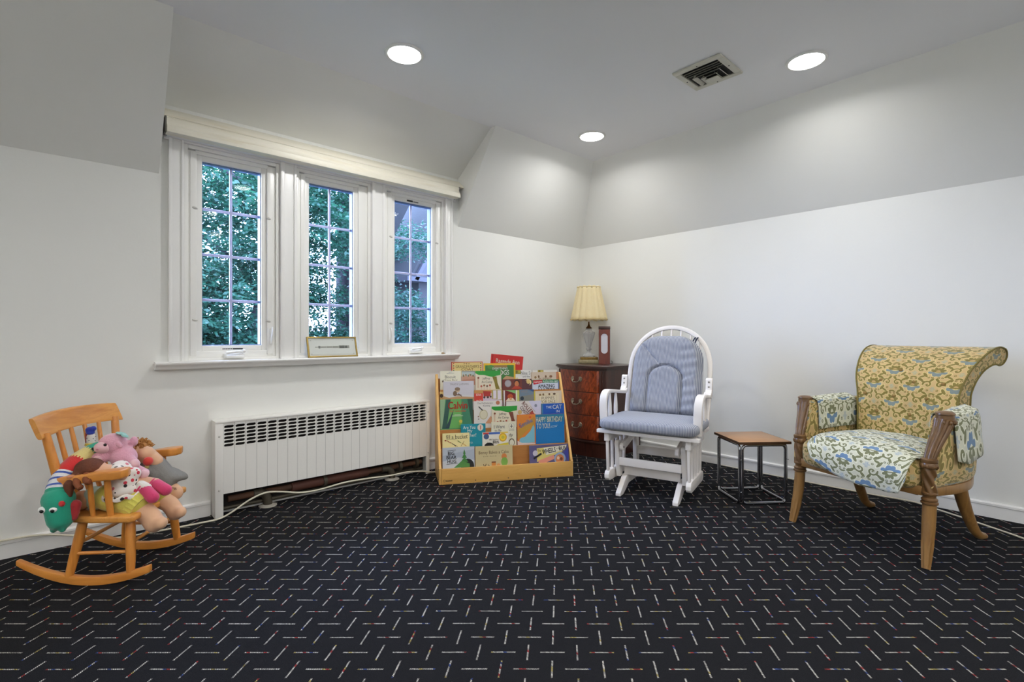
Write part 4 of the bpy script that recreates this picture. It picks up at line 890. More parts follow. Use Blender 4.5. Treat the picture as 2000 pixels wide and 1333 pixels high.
book('orange book with pale blue swirl and lilac lettering', 1, .090, .239, .456, (828, 1000, 645), [('p', [(828, 780), (900, 720), (985, 665), (985, 740), (900, 800), (850, 850), (828, 850)], (196, 148, 62)), ('t', 'Smile', 905, 718, 130, 40, (130, 140, 190), .42), ('p', [(850, 860), (900, 835), (945, 790), (975, 735), (985, 760), (985, 890), (870, 895)], (128, 190, 208)), ('e', 880, 868, 34, 26, (128, 190, 208)), ('p', [(828, 870), (870, 890), (990, 895), (990, 925), (828, 925)], (226, 206, 200)), ('e', 945, 668, 10, 6, (214, 70, 50)), ('e', 850, 745, 6, 5, (200, 70, 50))], (222, 134, 56), .014, board=(200, 60, 90))
book('bright blue book with large cream capitals at right of second tier', 1, .232, .461, .454, (1000, 1250, 640), [('r', 1000, 640, 1250, 700, (30, 118, 150)), ('t', 'HAPPY BIRTHDAY', 1120, 683, 232, 46, (246, 238, 214)), ('t', 'TO YOU!', 1066, 735, 116, 44, (246, 238, 214)), ('l', [(1128, 752), (1185, 744)], 3, (200, 220, 230)), ('l', [(1130, 742), (1190, 734)], 3, (200, 220, 230))], (20, 116, 182), 0, board=(206, 60, 110), th=.012)
# third tier
book('large green book with red lettering at left of third tier', 2, -.478, -.235, .581, (135, 430, 505), [('p', [(135, 505), (180, 505), (160, 765), (135, 765)], (150, 178, 140)), ('p', [(190, 505), (230, 505), (190, 765), (150, 765)], (46, 84, 74)), ('p', [(230, 505), (280, 505), (250, 765), (195, 765)], (112, 168, 96)), ('p', [(255, 600), (300, 560), (290, 765), (180, 765)], (40, 66, 76)), ('p', [(280, 505), (320, 505), (330, 765), (215, 765)], (104, 172, 92)), ('p', [(330, 505), (380, 505), (420, 765), (340, 765)], (60, 128, 96)), ('p', [(380, 505), (430, 505), (430, 765), (425, 765)], (38, 78, 66)), ('t', 'Calvin', 293, 560, 176, 68, (206, 62, 48)), ('t', 'the Caterpillar', 295, 613, 150, 26, (198, 70, 54)), ('l', [(240, 655), (340, 655)], 5, (214, 226, 200)), ('l', [(262, 645), (320, 645)], 4, (214, 226, 200)), ('e', 318, 705, 15, 16, (206, 190, 80)), ('e', 312, 728, 12, 12, (140, 180, 70))], (84, 150, 96), 0)
book('white book with ball of yarn drawing right of large green book', 2, -.228, -.014, .560, (438, 690, 522), [('t', 'The McDoherty’s', 540, 543, 140, 20, (84, 78, 76)), ('t', 'Knitting', 553, 566, 62, 18, (84, 78, 76)), ('e', 525, 642, 38, 44, (196, 186, 150)), ('e', 525, 642, 31, 36, (220, 212, 186)), ('l', [(480, 570), (518, 605)], 9, (80, 76, 74)), ('e', 655, 540, 18, 18, (190, 120, 90)), ('p', [(540, 720), (590, 655), (598, 668), (598, 722)], (204, 146, 110)), ('e', 478, 658, 6, 6, (150, 110, 90)), ('e', 480, 680, 5, 5, (90, 84, 80))], (228, 222, 216), .016)
def camp(x, y, trunk): return [('p', [(x, y), (x + 232, y), (x + 228, y + 40), (x + 190, y + 46), (x + 155, y + 56), (x + 125, y + 50), (x + 80, y + 38), (x + 30, y + 36), (x, y + 20)], (38, 150, 52)), ('p', [(x + 152, y + 52), (x + 192, y + 52), (x + 200, y + 110), (x + 220, y + 165), (x + 182, y + 165), (x + 172, y + 110)], trunk), ('t', 'Jeffrey', x + 98, y + 70, 68, 26, (50, 48, 44)), ('t', 'At Camp', x + 104, y + 102, 98, 26, (50, 48, 44)), ('l', [(x + 25, y + 55), (x + 24, y + 150)], 14, (212, 186, 160)), ('e', x + 27, y + 62, 9, 9, (130, 76, 50))] + [('e', x + 52 + k * 26, y + 136 - (k % 2) * 6, 9, 9, [(176, 80, 60), (140, 96, 60), (110, 80, 60)][k % 3]) for k in range(4)] + [('r', x + 46 + k * 26, y + 145, x + 58 + k * 26, y + 168, (222, 200, 180)) for k in range(4)]
book('book with green treetop and dark brown trunk in third tier', 2, -.094, .107, .518, (597, 830, 568), camp(597, 568, (120, 66, 50)), (224, 214, 190), 0)
book('white and lilac book with slanting brown lettering', 2, .020, .297, .550, (730, 1045, 525), [('p', [(930, 525), (1045, 525), (1045, 640), (1000, 640)], (212, 210, 230)), ('t', 'ROLLER', 922, 585, 130, 36, (120, 56, 42), -.85), ('t', 'COASTER', 895, 615, 110, 32, (86, 54, 44), -.85), ('e', 995, 567, 12, 14, (140, 144, 160)), ('l', [(940, 565), (990, 620)], 3, (150, 150, 160)), ('e', 850, 620, 18, 20, (196, 170, 110)), ('p', [(930, 640), (960, 612), (985, 640)], (190, 84, 70))], (226, 218, 212), .016)
book('dark blue book with white capitals at right of third tier', 2, .297, .481, .526, (1045, 1255, 545), [('t', 'THE', 1112, 577, 52, 22, W_), ('t', 'CAT', 1190, 575, 88, 38, W_), ('t', 'IN', 1195, 614, 30, 22, W_), ('r', 1045, 545, 1056, 645, (60, 120, 150))], (18, 84, 176), 0, board=(18, 70, 150))
# fourth tier
book('grey book with small seated child drawing at left of fourth tier', 3, -.448, -.217, .708, (165, 440, 345), [('p', [(165, 345), (440, 345), (440, 470), (165, 470)], (206, 202, 212)), ('t', 'TRUDY LUDWIG', 308, 372, 170, 16, (124, 118, 120)), ('e', 290, 425, 23, 22, (206, 178, 150)), ('e', 290, 415, 24, 16, (136, 112, 92)), ('e', 268, 455, 18, 24, (120, 96, 78)), ('l', [(270, 465), (325, 470)], 9, (130, 96, 74)), ('l', [(295, 455), (330, 482)], 7, (96, 76, 64)), ('p', [(165, 500), (165, 475), (215, 492), (290, 480), (440, 490), (440, 530), (165, 530)], (196, 150, 108))], (214, 210, 214), 0)
book('book with red wagon, window frame and square red label', 3, -.217, .003, .637, (440, 695, 422), [('r', 440, 422, 600, 450, (196, 140, 80)), ('r', 600, 422, 695, 520, (172, 160, 96)), ('r', 612, 428, 640, 500, (222, 212, 224)), ('r', 650, 428, 684, 508, (222, 212, 224)), ('p', [(520, 490), (690, 515), (695, 560), (440, 560)], (206, 190, 206)), ('p', [(520, 430), (590, 435), (585, 480), (525, 478)], (172, 50, 44)), ('e', 530, 487, 9, 10, (60, 50, 50)), ('e', 562, 487, 9, 10, (60, 50, 50)), ('e', 588, 482, 8, 9, (60, 50, 50)), ('r', 440, 450, 518, 525, (206, 62, 46)), ('t', 'EZRA', 480, 463, 46, 18, W_), ('t', 'JACK', 482, 515, 52, 14, W_)], (206, 180, 180), 0)
book('dark red book with red-haired figure in white collar', 3, .008, .136, .630, (700, 845, 425), [('p', [(715, 425), (810, 425), (810, 455), (740, 430)], (130, 190, 120)), ('r', 825, 425, 845, 560, (196, 196, 106)), ('r', 812, 425, 825, 560, (226, 226, 206)), ('r', 700, 425, 714, 560, (222, 214, 212)), ('e', 762, 480, 26, 22, (190, 84, 44)), ('p', [(718, 520), (745, 492), (762, 505), (785, 492), (808, 520)], (230, 216, 190)), ('e', 765, 500, 12, 12, (214, 160, 116))], (120, 40, 40), .004)
book('grey blue book with small castle scene', 3, .136, .252, .633, (845, 975, 418), [('t', 'HIDE', 890, 436, 56, 16, (150, 130, 120)), ('t', 'AND', 912, 455, 40, 12, (130, 124, 124)), ('p', [(845, 480), (975, 460), (975, 560), (845, 560)], (132, 132, 124)), ('e', 868, 495, 16, 18, (50, 60, 70)), ('p', [(920, 418), (975, 418), (975, 440)], (60, 90, 140))], (116, 134, 152), .006)
book('beige book with framed lettering at right of fourth tier', 3, .252, .480, .618, (975, 1225, 430), [('r', 990, 450, 1200, 560, (222, 208, 178)), ('r', 1020, 468, 1180, 560, (206, 190, 150)), ('r', 1024, 472, 1176, 560, (226, 214, 186)), ('t', 'PUPPIES', 1100, 492, 116, 26, (112, 96, 70)), ('t', 'FOR SALE', 1100, 522, 134, 24, (112, 96, 70)), ('e', 1030, 462, 11, 9, (140, 110, 70)), ('e', 1058, 460, 8, 10, (120, 90, 60)), ('e', 1113, 458, 9, 9, (120, 90, 60)), ('e', 1158, 457, 13, 9, (96, 74, 56)), ('r', 975, 430, 986, 560, (206, 190, 70))], (214, 198, 176), 0)
book('narrow tan book peeking out left of the grey book', 3, -.474, -.400, .630, (133, 220, 440), [('e', 146, 475, 16, 18, (70, 48, 34)), ('p', [(133, 495), (220, 485), (220, 560), (133, 560)], (196, 146, 84))], (222, 190, 124), .012)
# top tier
book('plain cream book at left end of the top tier', 4, -.467, -.306, .783, (135, 325, 250), [('t', 'Biscuit', 228, 305, 98, 26, (70, 64, 60)), ('t', 'of New Bow', 222, 333, 140, 14, (90, 84, 78)), ('l', [(195, 275), (262, 272)], 3, (130, 130, 140)), ('l', [(212, 262), (245, 260)], 3, (130, 140, 160)), ('e', 160, 345, 9, 8, (110, 90, 70)), ('r', 135, 420, 200, 440, (206, 150, 90))], (232, 228, 208), 0)
book('book with rooftop skyline picture and pale border', 4, -.303, -.198, .781, (328, 450, 250), [('r', 328, 256, 450, 262, (120, 130, 136)), ('r', 332, 262, 450, 380, (176, 190, 190)), ('p', [(332, 310), (345, 275), (360, 300), (372, 280), (380, 305), (400, 275), (415, 300), (432, 285), (450, 305), (450, 380), (332, 380)], (196, 150, 126)), ('p', [(332, 330), (450, 325), (450, 380), (332, 380)], (184, 130, 108))] + [('e', 345 + k * 22, 296 - (k % 2) * 8, 6, 9, (110, 120, 84)) for k in range(5)], (206, 200, 184), .008)
book('book with green treetop and olive trunk in top tier', 4, -.198, .008, .779, (450, 685, 250), camp(450, 250, (126, 112, 34)), (226, 216, 194), 0)
book('dark brown book with silver medal and boy portrait', 4, .012, .251, .710, (690, 955, 325), [('e', 742, 362, 30, 32, (150, 144, 150)), ('e', 742, 362, 24, 26, (170, 164, 170)), ('e', 822, 352, 26, 22, (60, 30, 24)), ('e', 820, 366, 19, 24, (196, 120, 74)), ('p', [(770, 412), (800, 385), (840, 388), (870, 412)], (180, 60, 40)), ('r', 868, 325, 955, 415, (84, 44, 52)), ('e', 925, 355, 28, 28, (226, 206, 150)), ('e', 916, 362, 24, 26, (84, 44, 52)), ('e', 925, 350, 17, 18, (216, 186, 120))], (110, 50, 42), 0)
book('puzzle book with green header band and red tab', 4, .255, .478, .701, (960, 1200, 330), [('r', 960, 330, 1200, 358, (46, 120, 80)), ('t', 'PUZZLE FUN • 8692', 1125, 346, 135, 16, (232, 240, 232)), ('r', 962, 358, 1192, 430, (196, 206, 224)), ('p', [(965, 335), (1050, 330), (1052, 356), (972, 372)], (190, 30, 46)), ('t', 'Highlights', 1010, 350, 74, 16, W_, .06), ('t', 'AMAZING', 1085, 385, 150, 30, (36, 40, 54)), ('t', 'MAZES', 1085, 420, 146, 30, (36, 40, 54)), ('r', 1192, 345, 1200, 430, (70, 104, 160))], (200, 210, 226), .002)
book('red edged book with ornate gold border rising at back left', 4, -.381, -.136, .849, (237, 522, 170), [('r', 245, 176, 516, 300, (232, 206, 140)), ('r', 272, 180, 490, 300, (222, 200, 130)), ('t', 'MY', 380, 187, 60, 15, (120, 70, 50)), ('t', 'GRANDFATHER’S', 382, 212, 212, 26, (110, 84, 50)), ('t', 'COAT', 382, 238, 110, 24, (130, 84, 50))] + [('e', 258, 185 + k * 20, 6, 6, [(180, 60, 50), (90, 110, 80)][k % 2]) for k in range(4)] + [('e', 503, 185 + k * 20, 6, 6, [(90, 110, 80), (180, 60, 50)][k % 2]) for k in range(4)], (176, 54, 44), .020, lean=.06)
book('yellow bordered green book in front of the tall red book', 4, -.131, .124, .836, (527, 815, 182), [('r', 540, 200, 800, 400, (64, 122, 58)), ('r', 600, 200, 740, 222, (150, 116, 70)), ('e', 590, 215, 30, 18, (84, 140, 70)), ('t', 'EVERYTHING', 675, 230, 136, 20, (244, 240, 236)), ('t', 'DOGS', 695, 266, 126, 44, (246, 244, 240)), ('p', [(700, 320), (730, 295), (800, 310), (800, 400), (700, 400)], (190, 150, 110))], (226, 184, 52), .018, lean=.06)
book('tall red book standing tilted above all the others', 4, -.100, .160, .898, (555, 855, 95), [('r', 565, 95, 572, 300, (150, 24, 24)), ('t', 'Raggedy Ann', 712, 158, 222, 52, (240, 226, 206))], (196, 40, 36), .036, th=.016, lean=.04, tilt=.10, bz=.015)
book('white book with curly grey lettering and green gold patch', 4, .115, .255, .779, (805, 960, 245), [('r', 810, 243, 862, 280, (150, 140, 60)), ('e', 824, 262, 9, 11, (110, 100, 40)), ('e', 848, 258, 9, 11, (190, 170, 70)), ('t', 'Nine S', 905, 272, 84, 30, (96, 92, 96)), ('t', 'and the', 912, 302, 66, 18, (96, 92, 96)), ('e', 828, 318, 10, 8, (220, 206, 150))], (228, 226, 222), .021, lean=.06)
book('beige book with orange right edge at right of top tier', 4, .246, .479, .760, (950, 1200, 262), [('r', 960, 266, 1195, 360, (206, 188, 168)), ('r', 1180, 262, 1200, 360, (190, 120, 80)), ('t', 'PUPPIES', 1080, 322, 116, 24, (112, 96, 70)), ('e', 992, 306, 10, 11, (140, 110, 70)), ('e', 1022, 300, 8, 11, (120, 90, 60)), ('e', 1085, 300, 9, 10, (120, 90, 60)), ('e', 1130, 300, 14, 10, (130, 90, 60))], (206, 186, 166), .021, lean=.06)
book('white book with small gold sticker rising behind the rest', 4, .262, .470, .776, (965, 1195, 243), [('r', 1015, 238, 1068, 266, (176, 156, 70)), ('e', 1030, 252, 8, 8, (120, 106, 44)), ('e', 1052, 254, 8, 8, (210, 190, 100))], (226, 222, 214), .032, lean=.04)
# ------------------------------------------------------------------ child's rocking chair
M_OAKR = wood('orange_oak', (214, 134, 54), (230, 154, 72), (196, 116, 44), 1, 7, .3, .3, 9); M_OAKX = wood('orange_oak_cross', (216, 142, 64), (233, 164, 82), (200, 124, 50), 0, 7, .3, .3, 9); M_OAKV = wood('orange_oak_upright', (210, 130, 52), (226, 150, 68), (190, 112, 42), 2, 7, .3, .3, 9)
RKO = Vector((.2215, 2.89, 0)); RKZ = R_(54.07)
RK = thing('child_rocking_chair', 'small orange oak child rocking chair piled with soft toys', 'rocking chair', tuple(RKO), RKZ)
for s in (-1, 1):
    yy = np.linspace(-.215, .30, 24); zz = [.95 * (y ** 2) + .0 + (.14 * max(0, y) ** 2) for y in yy]; zz = [z - min(zz) for z in zz]
    top = [(y, z + .036 - .014 * abs(y / .3) ** 3) for y, z in zip(yy, zz)]; bot = [(y, z) for y, z in zip(yy, zz)]
    MB().prism(bot + [(-.228, zz[0] + .018)][:0] + top[::-1], s * .178 - .013, s * .178 + .013, 'x').obj('runner', M_OAKR, RK, bevel=.006, segs=2)
    for y0, z0, y1, z1 in ((-.135, .045, -.118, .268), (.105, .040, .068, .268)):
        MB().tube([(s * .178, y0, z0), (s * (.178 - .010), (y0 * .7 + y1 * .3), z0 + .07), (s * .160, (y0 * .3 + y1 * .7), z0 + .15), (s * .150, y1, z1)], [.0155, .018, .0195, .0175], 16).obj('leg', M_OAKV, RK)
    MB().tube([(s * .170, .085, .132), (s * .170, -.125, .130)], [.0075, .0075], 12).obj('side_stretcher', M_OAKR, RK)
    # arm: paddle shape
    ao = [(.125, -.016), (.11, -.022), (.02, -.026), (-.06, -.036), (-.105, -.044), (-.132, -.034), (-.142, 0), (-.132, .034), (-.105, .044), (-.06, .034), (.02, .022), (.125, .016)]
    zc = .446; fo = MB(); up = [(s * .205 + x, y, zc + .018 + .030 * math.sin(max(0, (.09 - y)) * 6.2) * (y < .09)) for y, x in ao]; lo = [(a, b, c - .037) for a, b, c in up]; m = len(up)
    fo.add(up + lo, [tuple(range(m)), tuple(range(m, 2 * m))[::-1]] + [(i, m + i, m + (i + 1) % m, (i + 1) % m) for i in range(m)]); fo.obj('arm', M_OAKR, RK, bevel=.008, segs=3, weld=True)
    for y in (-.058, .010): MB().tube([(s * .185, y - .004, .285), (s * .194, y - .002, .36), (s * .202, y, .452)], [.0115, .0135, .012] if y < 0 else [.009, .0105, .009], 14).obj('arm_post', M_OAKV, RK)
    MB().tube([(s * .155, .095, .29), (s * .185 + .008, .150, .46), (s * .212 + .02, .186, .645)], [.0165, .0185, .0155], 16).obj('back_post', M_OAKV, RK)
so = [(-.205, -.165), (.205, -.165), (.215, -.150), (.205, .0), (.180, .12), (.165, .130), (-.165, .130), (-.180, .12), (-.205, .0), (-.215, -.150)]
MB().prism(so, .266, .293).obj('seat', M_OAKX, RK, bevel=.008, segs=3)
MB().tube([(-.155, .09, .165), (.158, .085, .165)], .008, 12).obj('rear_stretcher', M_OAKX, RK)
MB().tube([(-.158, -.128, .165), (.158, -.128, .165)], .008, 12).obj('front_stretcher', M_OAKX, RK)
for k in range(4):
    q = -.6 + .4 * k; MB().tube([(q * .155, .105, .29), (q * .18 + .01, .158 + .012 * (1 - q * q), .48), (q * .205 + .02, .190 + .020 * (1 - q * q), .64)], [.0085, .0105, .0085], 12).obj('back_spindle', M_OAKV, RK)
def crest(u, v):
    x = -.248 + .496 * u; e = 1 - (x / .248) ** 2; a = 2 * PI * v; cs, sn = math.cos(a), math.sin(a); pw = .4
    return (x + .02, .196 + .036 * e + .011 * math.copysign(abs(cs) ** pw, cs) + .018 * math.copysign(abs(sn) ** pw, sn), .667 + .012 * e + .043 * math.copysign(abs(sn) ** pw, sn))
m = MB(); m.grid(crest, 32, 20, cv=True, capu=True); m.obj('crest_rail', M_OAKX, RK)
MB().box(.1915, .193, -.02, .02, .016, .026).obj('maker_plate', mat((92, 62, 34), .5, .2, 20), RK)
# ------------------------------------------------------------------ soft toys (in the chair's own axes)
def toy(name, label, cat, base=(0, 0, .295)):
    c, s = math.cos(RKZ), math.sin(RKZ)
    t = thing(name, label, cat, (RKO.x + c * base[0] - s * base[1], RKO.y + s * base[0] + c * base[1], base[2]), RKZ, group='soft toys on the rocking chair'); t['b'] = base; del t['b']; return t, Vector(base)
def off(b, *ps): return [tuple(Vector(p) - b) for p in ps]
def knit(rgb, **k): return mat(rgb, .9, .12, 30, bump=.35, bscale=260, sheen=.3, **k)
SKIN = mat((226, 178, 142), .75, .06, 20, bump=.08, bscale=90, sheen=.2); SKIN2 = mat((222, 172, 140), .75, .06, 16, bump=.08, bscale=80, sheen=.2)
# green knitted crocodile hanging over the near side
t, b = toy('plush_crocodile', 'green knitted crocodile puppet with striped neck hanging off the chair side', 'toy', (-.15, .10, .30))
T = (32, 158, 128)
P = spline([(.02, .085, .548), (-.02, .105, .540), (-.06, .118, .524), (-.10, .125, .504), (-.14, .128, .476), (-.175, .128, .444), (-.205, .122, .408), (-.222, .116, .365)], 6); Rr = list(np.interp(np.linspace(0, 1, len(P)), [0, .3, .6, .8, 1], [.024, .033, .044, .044, .050]))
bands = [(0, 11, T, 'green_tail'), (10, 19, (226, 206, 130), 'patterned_band'), (18, 28, (206, 36, 36), 'red_band'), (27, 36, (228, 228, 232), 'striped_collar'), (35, 42, T, 'neck')]
for a, e, c, nm in bands: MB().tube(off(b, *P[a:min(e + 1, len(P))]), [r * (1.0 if nm != 'striped_collar' else 1.02) for r in Rr[a:min(e + 1, len(P))]], 20).obj(nm, knit(c), t)
for k in (29, 32, 35): MB().tube(off(b, *P[k - 1:k + 1]), [Rr[k - 1] * 1.05, Rr[k] * 1.05], 20).obj('blue_stripe', knit((60, 88, 170)), t)
hd = blob('head', lambda m: (m.ell(off(b, (-.224, .112, .378))[0], (.054, .058, .052)), m.cap(*off(b, (-.230, .108, .37), (-.234, .098, .302)), .052, .046), m.ell(off(b, (-.240, .118, .262))[0], (.016, .012, .016)), m.ell(off(b, (-.244, .082, .262))[0], (.014, .012, .014))), knit(T), t, .006)
for dy in (.026, -.014):
    e = MB().ell(off(b, (-.272, .110 + dy, .352))[0], (.012, .016, .013), None, 14, 8).obj('eye', mat((244, 244, 240), .3, .02, 9), hd)
    MB().ell(off(b, (-.282, .107 + dy, .349))[0], (.004, .008, .007), None, 10, 6).obj('pupil', mat((14, 14, 16), .2, .1, 9), e)
MB().ell(off(b, (-.266, .070, .372))[0], (.008, .013, .012), None, 10, 6).obj('red_spot', knit((196, 44, 44)), hd)
MB().cap(*off(b, (-.218, .054, .350), (-.222, .056, .302)), .022, .014).obj('mouth', knit((170, 40, 44)), hd)
# small clown-like finger puppet
t, b = toy('finger_puppet', 'tiny puppet with blue hat, dotted face and yellow collar against backrest', 'toy', (.03, .158, .552))
MB().cap(*off(b, (.03, .160, .560), (.03, .160, .585)), .017, .016).obj('head', knit((236, 232, 226)), t)
blob('hat', lambda m: (m.ell(off(b, (.03, .166, .616))[0], .016), m.ell(off(b, (.03, .150, .622))[0], .013), m.ell(off(b, (.028, .160, .603))[0], (.017, .017, .009))), knit((36, 56, 160)), t, .004)
n = MB()
for k in range(12): a = k * 2.4; n.ell(off(b, (.03 + .0165 * math.cos(a), .160 + .0165 * math.sin(a), .562 + .0022 * k))[0], .0022, None, 6, 4)
n.obj('face_dots', mat((40, 40, 90), .6, .1, 9), t)
MB().lathe([(.010, .008), (.021, .004), (.023, -.004), (.012, -.010)], 20, off(b, (.03, .160, .552))[0]).obj('collar', knit((222, 196, 70)), t)
MB().cap(*off(b, (.04, .182, .56), (.04, .184, .60)), .008, .006).obj('hood', knit((150, 40, 44)), t)
# pink plush lamb on top of the pile
M_PK = mat((230, 168, 186), .95, .18, 60, bump=.7, bscale=170, sheen=.5); M_PK2 = mat((236, 190, 196), .9, .08, 30, bump=.2, bscale=120, sheen=.4)
t, b = toy('plush_lamb', 'fluffy pink plush lamb lying on top of the toy pile', 'toy', (-.02, 0, .42))
bd = blob('body', lambda m: (m.ell(off(b, (-.02, .035, .560))[0], (.052, .056, .048)), m.ell(off(b, (-.02, -.012, .497))[0], (.050, .052, .052)), m.cap(*off(b, (-.035, -.03, .500), (-.055, -.078, .480)), .026, .019), m.cap(*off(b, (-.04, -.045, .455), (-.05, -.115, .432)), .028, .021), m.cap(*off(b, (-.04, .05, .515), (-.055, .085, .505)), .026, .022), m.ell(off(b, (-.05, .063, .503))[0], (.026, .028, .028)), m.ell(off(b, (.02, -.03, .562))[0], (.020, .016, .024))), M_PK, t, .006, 3)
MB().ell(off(b, (-.058, .052, .552))[0], (.030, .034, .026), (0, .3, 0), 18, 10).obj('muzzle', M_PK2, t)
for q in ((-.075, .032, .567), (-.072, .082, .551)): MB().ell(off(b, q)[0], (.006, .007, .007), None, 10, 6).obj('eye', mat((12, 10, 12), .1, .1, 9, coat=.5), t)
MB().ell(off(b, (-.086, .056, .550))[0], (.004, .006, .004), None, 10, 6).obj('nose', mat((206, 130, 146), .6, .1, 9), t)
MB().cap(*off(b, (-.045, .000, .568), (-.052, -.018, .556)), .013, .009).obj('ear', M_PK, t)
n = MB(); n.ell(off(b, (-.02, .000, .606))[0], (.020, .022, .006), (.3, .1, 0), 12, 6); n.ell(off(b, (-.03, -.022, .597))[0], (.014, .016, .005), (.4, 0, 0), 12, 6); n.obj('flowered_bow', mat((196, 224, 214), .8, .2, 90, rgb2=(70, 160, 150)), t)
for q in ((-.062, -.082, .478), (-.058, -.118, .430), (-.068, .066, .500)): MB().ell(off(b, q)[0], (.020, .020, .020), None, 12, 8).obj('paw', M_PK2, t)
# doll in yellow shorts, legs over the seat front
def doll(t, b, spec, m, voxel=.006): return blob('body', lambda q: [getattr(q, k)(*[(tuple(Vector(a) - b) if isinstance(a, tuple) and len(a) == 3 and i == 0 or (isinstance(a, tuple) and k == 'cap' and i == 1) else a) for i, a in enumerate(args)]) for k, args in spec], m, t, voxel)
t, b = toy('doll', 'soft doll in yellow knit shorts with bare legs over the seat front', 'doll', (-.02, -.05, .295))
doll(t, b, [('ell', ((-.02, .065, .335), (.055, .060, .040))), ('cap', ((-.118, -.11, .315), (-.120, -.178, .262), .044, .040)), ('cap', ((-.120, -.178, .262), (-.126, -.200, .232), .040, .040)), ('cap', ((-.126, -.200, .230), (-.146, -.236, .238), .037, .028)), ('cap', ((.015, -.12, .310), (.015, -.190, .266), .040, .036)), ('cap', ((.015, -.190, .266), (.012, -.215, .230), .036, .036)), ('cap', ((.012, -.212, .228), (-.006, -.244, .236), .034, .026)), ('cap', ((.03, .0, .33), (.10, -.02, .33), .025, .02))], SKIN)
M_YEL = knit((212, 202, 92))
blob('shorts', lambda m: (m.ell(off(b, (-.070, .01, .335))[0], (.090, .075, .044)), m.cap(*off(b, (-.112, -.015, .348), (-.118, -.118, .318)), .060, .056), m.cap(*off(b, (.010, -.03, .338), (.014, -.136, .312)), .052, .048)), M_YEL, t, .006)
for p0, p1, r in (((-.118, -.112, .320), (-.120, -.140, .302), .058), ((.014, -.130, .314), (.015, -.158, .300), .050)):
    n = MB(); a, c = Vector(off(b, p0)[0]), Vector(off(b, p1)[0]); n.tube([tuple(a), tuple((a + c) / 2), tuple(c)], lambda k, th, r=r: r * (1 + .03 * math.cos(22 * th)) * (1.0 if k else 1.03), 66); n.obj('ribbed_cuff', M_YEL, t)
n = MB()
for x, y, z in ((-.146, -.240, .256), (-.006, -.248, .254)):
    for k in range(4): n.tube(off(b, (x - .012 + k * .008, y - .012, z - .030), (x - .012 + k * .008, y - .006, z - .014)), .0016, 6)
n.obj('toe_stitches', mat((176, 122, 92), .8, .1, 20), t)
# brown-haired doll with polka dot dress, lying across the near arm
t, b = toy('rag_doll', 'brown haired doll in polka dot dress with pink shoes sprawled over arm', 'doll', (-.12, -.02, .31))
M_HAIR = mat((112, 58, 30), .75, .35, 40, bump=.5, bscale=120, rgb2=(78, 38, 20)); M_HAIR2 = mat((142, 76, 40), .75, .3, 40, bump=.4, bscale=120)
doll(t, b, [('ell', ((-.150, .030, .478), (.050, .048, .042))), ('cap', ((-.145, -.01, .470), (-.105, -.07, .440), .030, .040)), ('cap', ((-.10, -.07, .400), (-.105, -.06, .370), .040, .042)), ('cap', ((-.115, -.045, .455), (-.165, -.095, .452), .022, .020)), ('cap', ((-.095, -.085, .40), (-.105, -.150, .375), .026, .024)), ('cap', ((-.06, -.09, .40), (-.055, -.165, .385), .026, .024))], SKIN2)
hr = blob('hair', lambda m: (m.ell(off(b, (-.155, .040, .488))[0], (.054, .054, .040)), m.cap(*off(b, (-.18, .055, .470), (-.225, .072, .435)), .030, .020), m.cap(*off(b, (-.225, .072, .435), (-.232, .066, .395)), .019, .012)), M_HAIR, t, .006)
for p0, p1, p2 in (((-.212, .050, .462), (-.240, .030, .440), (-.246, .010, .425)), ((-.205, .020, .470), (-.238, -.005, .452), (-.242, -.022, .452))): MB().tube(spline(off(b, p0, p1, p2), 5), [.014] * 5 + [.012] * 5 + [.007], 12).obj('hair_bunch', M_HAIR2, hr)
MB().lathe([(.004, -.006), (.012, -.004), (.014, 0), (.012, .004), (.004, .006)], 14, off(b, (-.222, .068, .470))[0]).obj('hair_tie', mat((226, 196, 70), .7, .1, 20, rgb2=(206, 96, 120)), hr)
def dots():
    g = Gr('polka_dots'); co = g.coords(); vn = g.node('ShaderNodeTexVoronoi'); g.put(vn.inputs['Vector'], co); vn.inputs['Scale'].default_value = 46; vn.inputs['Randomness'].default_value = .55
    d = X(g, vn.outputs['Distance']); r = g.xyz(vn.outputs['Color'])[0]; c = g.ramp(r, [(0, lin((40, 34, 36))), (.35, lin((206, 50, 70))), (.65, lin((120, 110, 96))), (.8, lin((214, 120, 130)))], 'CONSTANT')
    g.set(color=g.mix(d < .34, lin((236, 228, 220)), c), rough=.85, sheen=.2); return g.mat
M_DOT = dots()
blob('dress', lambda m: (m.cap(*off(b, (-.105, -.050, .462), (-.120, -.072, .415)), .042, .052), m.ell(off(b, (-.128, -.070, .382))[0], (.052, .060, .036)), m.cap(*off(b, (-.125, -.040, .468), (-.150, -.072, .464)), .028, .026), m.ell(off(b, (-.105, -.105, .445))[0], (.030, .026, .028))), M_DOT, t, .006)
MB().tube([tuple(Vector(off(b, (-.128, -.070, .372))[0]) + Vector((.060 * math.cos(a), .068 * math.sin(a), -.012 + .006 * math.sin(7 * a)))) for a in np.linspace(0, 2 * PI, 50, endpoint=False)], (.010, .005), 8, closed=True).obj('dress_hem', M_DOT, t)
M_SHOE = knit((214, 62, 110))
for p0, p1 in (((-.106, -.150, .372), (-.130, -.196, .345)), ((-.058, -.170, .380), (-.082, -.222, .362))):
    s_ = MB().cap(*off(b, p0, p1), .026, .025).obj('shoe', M_SHOE, t)
    a, c = Vector(off(b, p0)[0]), Vector(off(b, p1)[0]); MB().tube([tuple(a + Vector((.0, .02, .006))), tuple(a + Vector((0, .014, .003)))], .027, 14).obj('shoe_strap', M_SHOE, s_)
MB().cap(*off(b, (-.10, -.128, .385), (-.104, -.150, .376)), .0265, .0255).obj('sock', knit((240, 232, 222)), t)
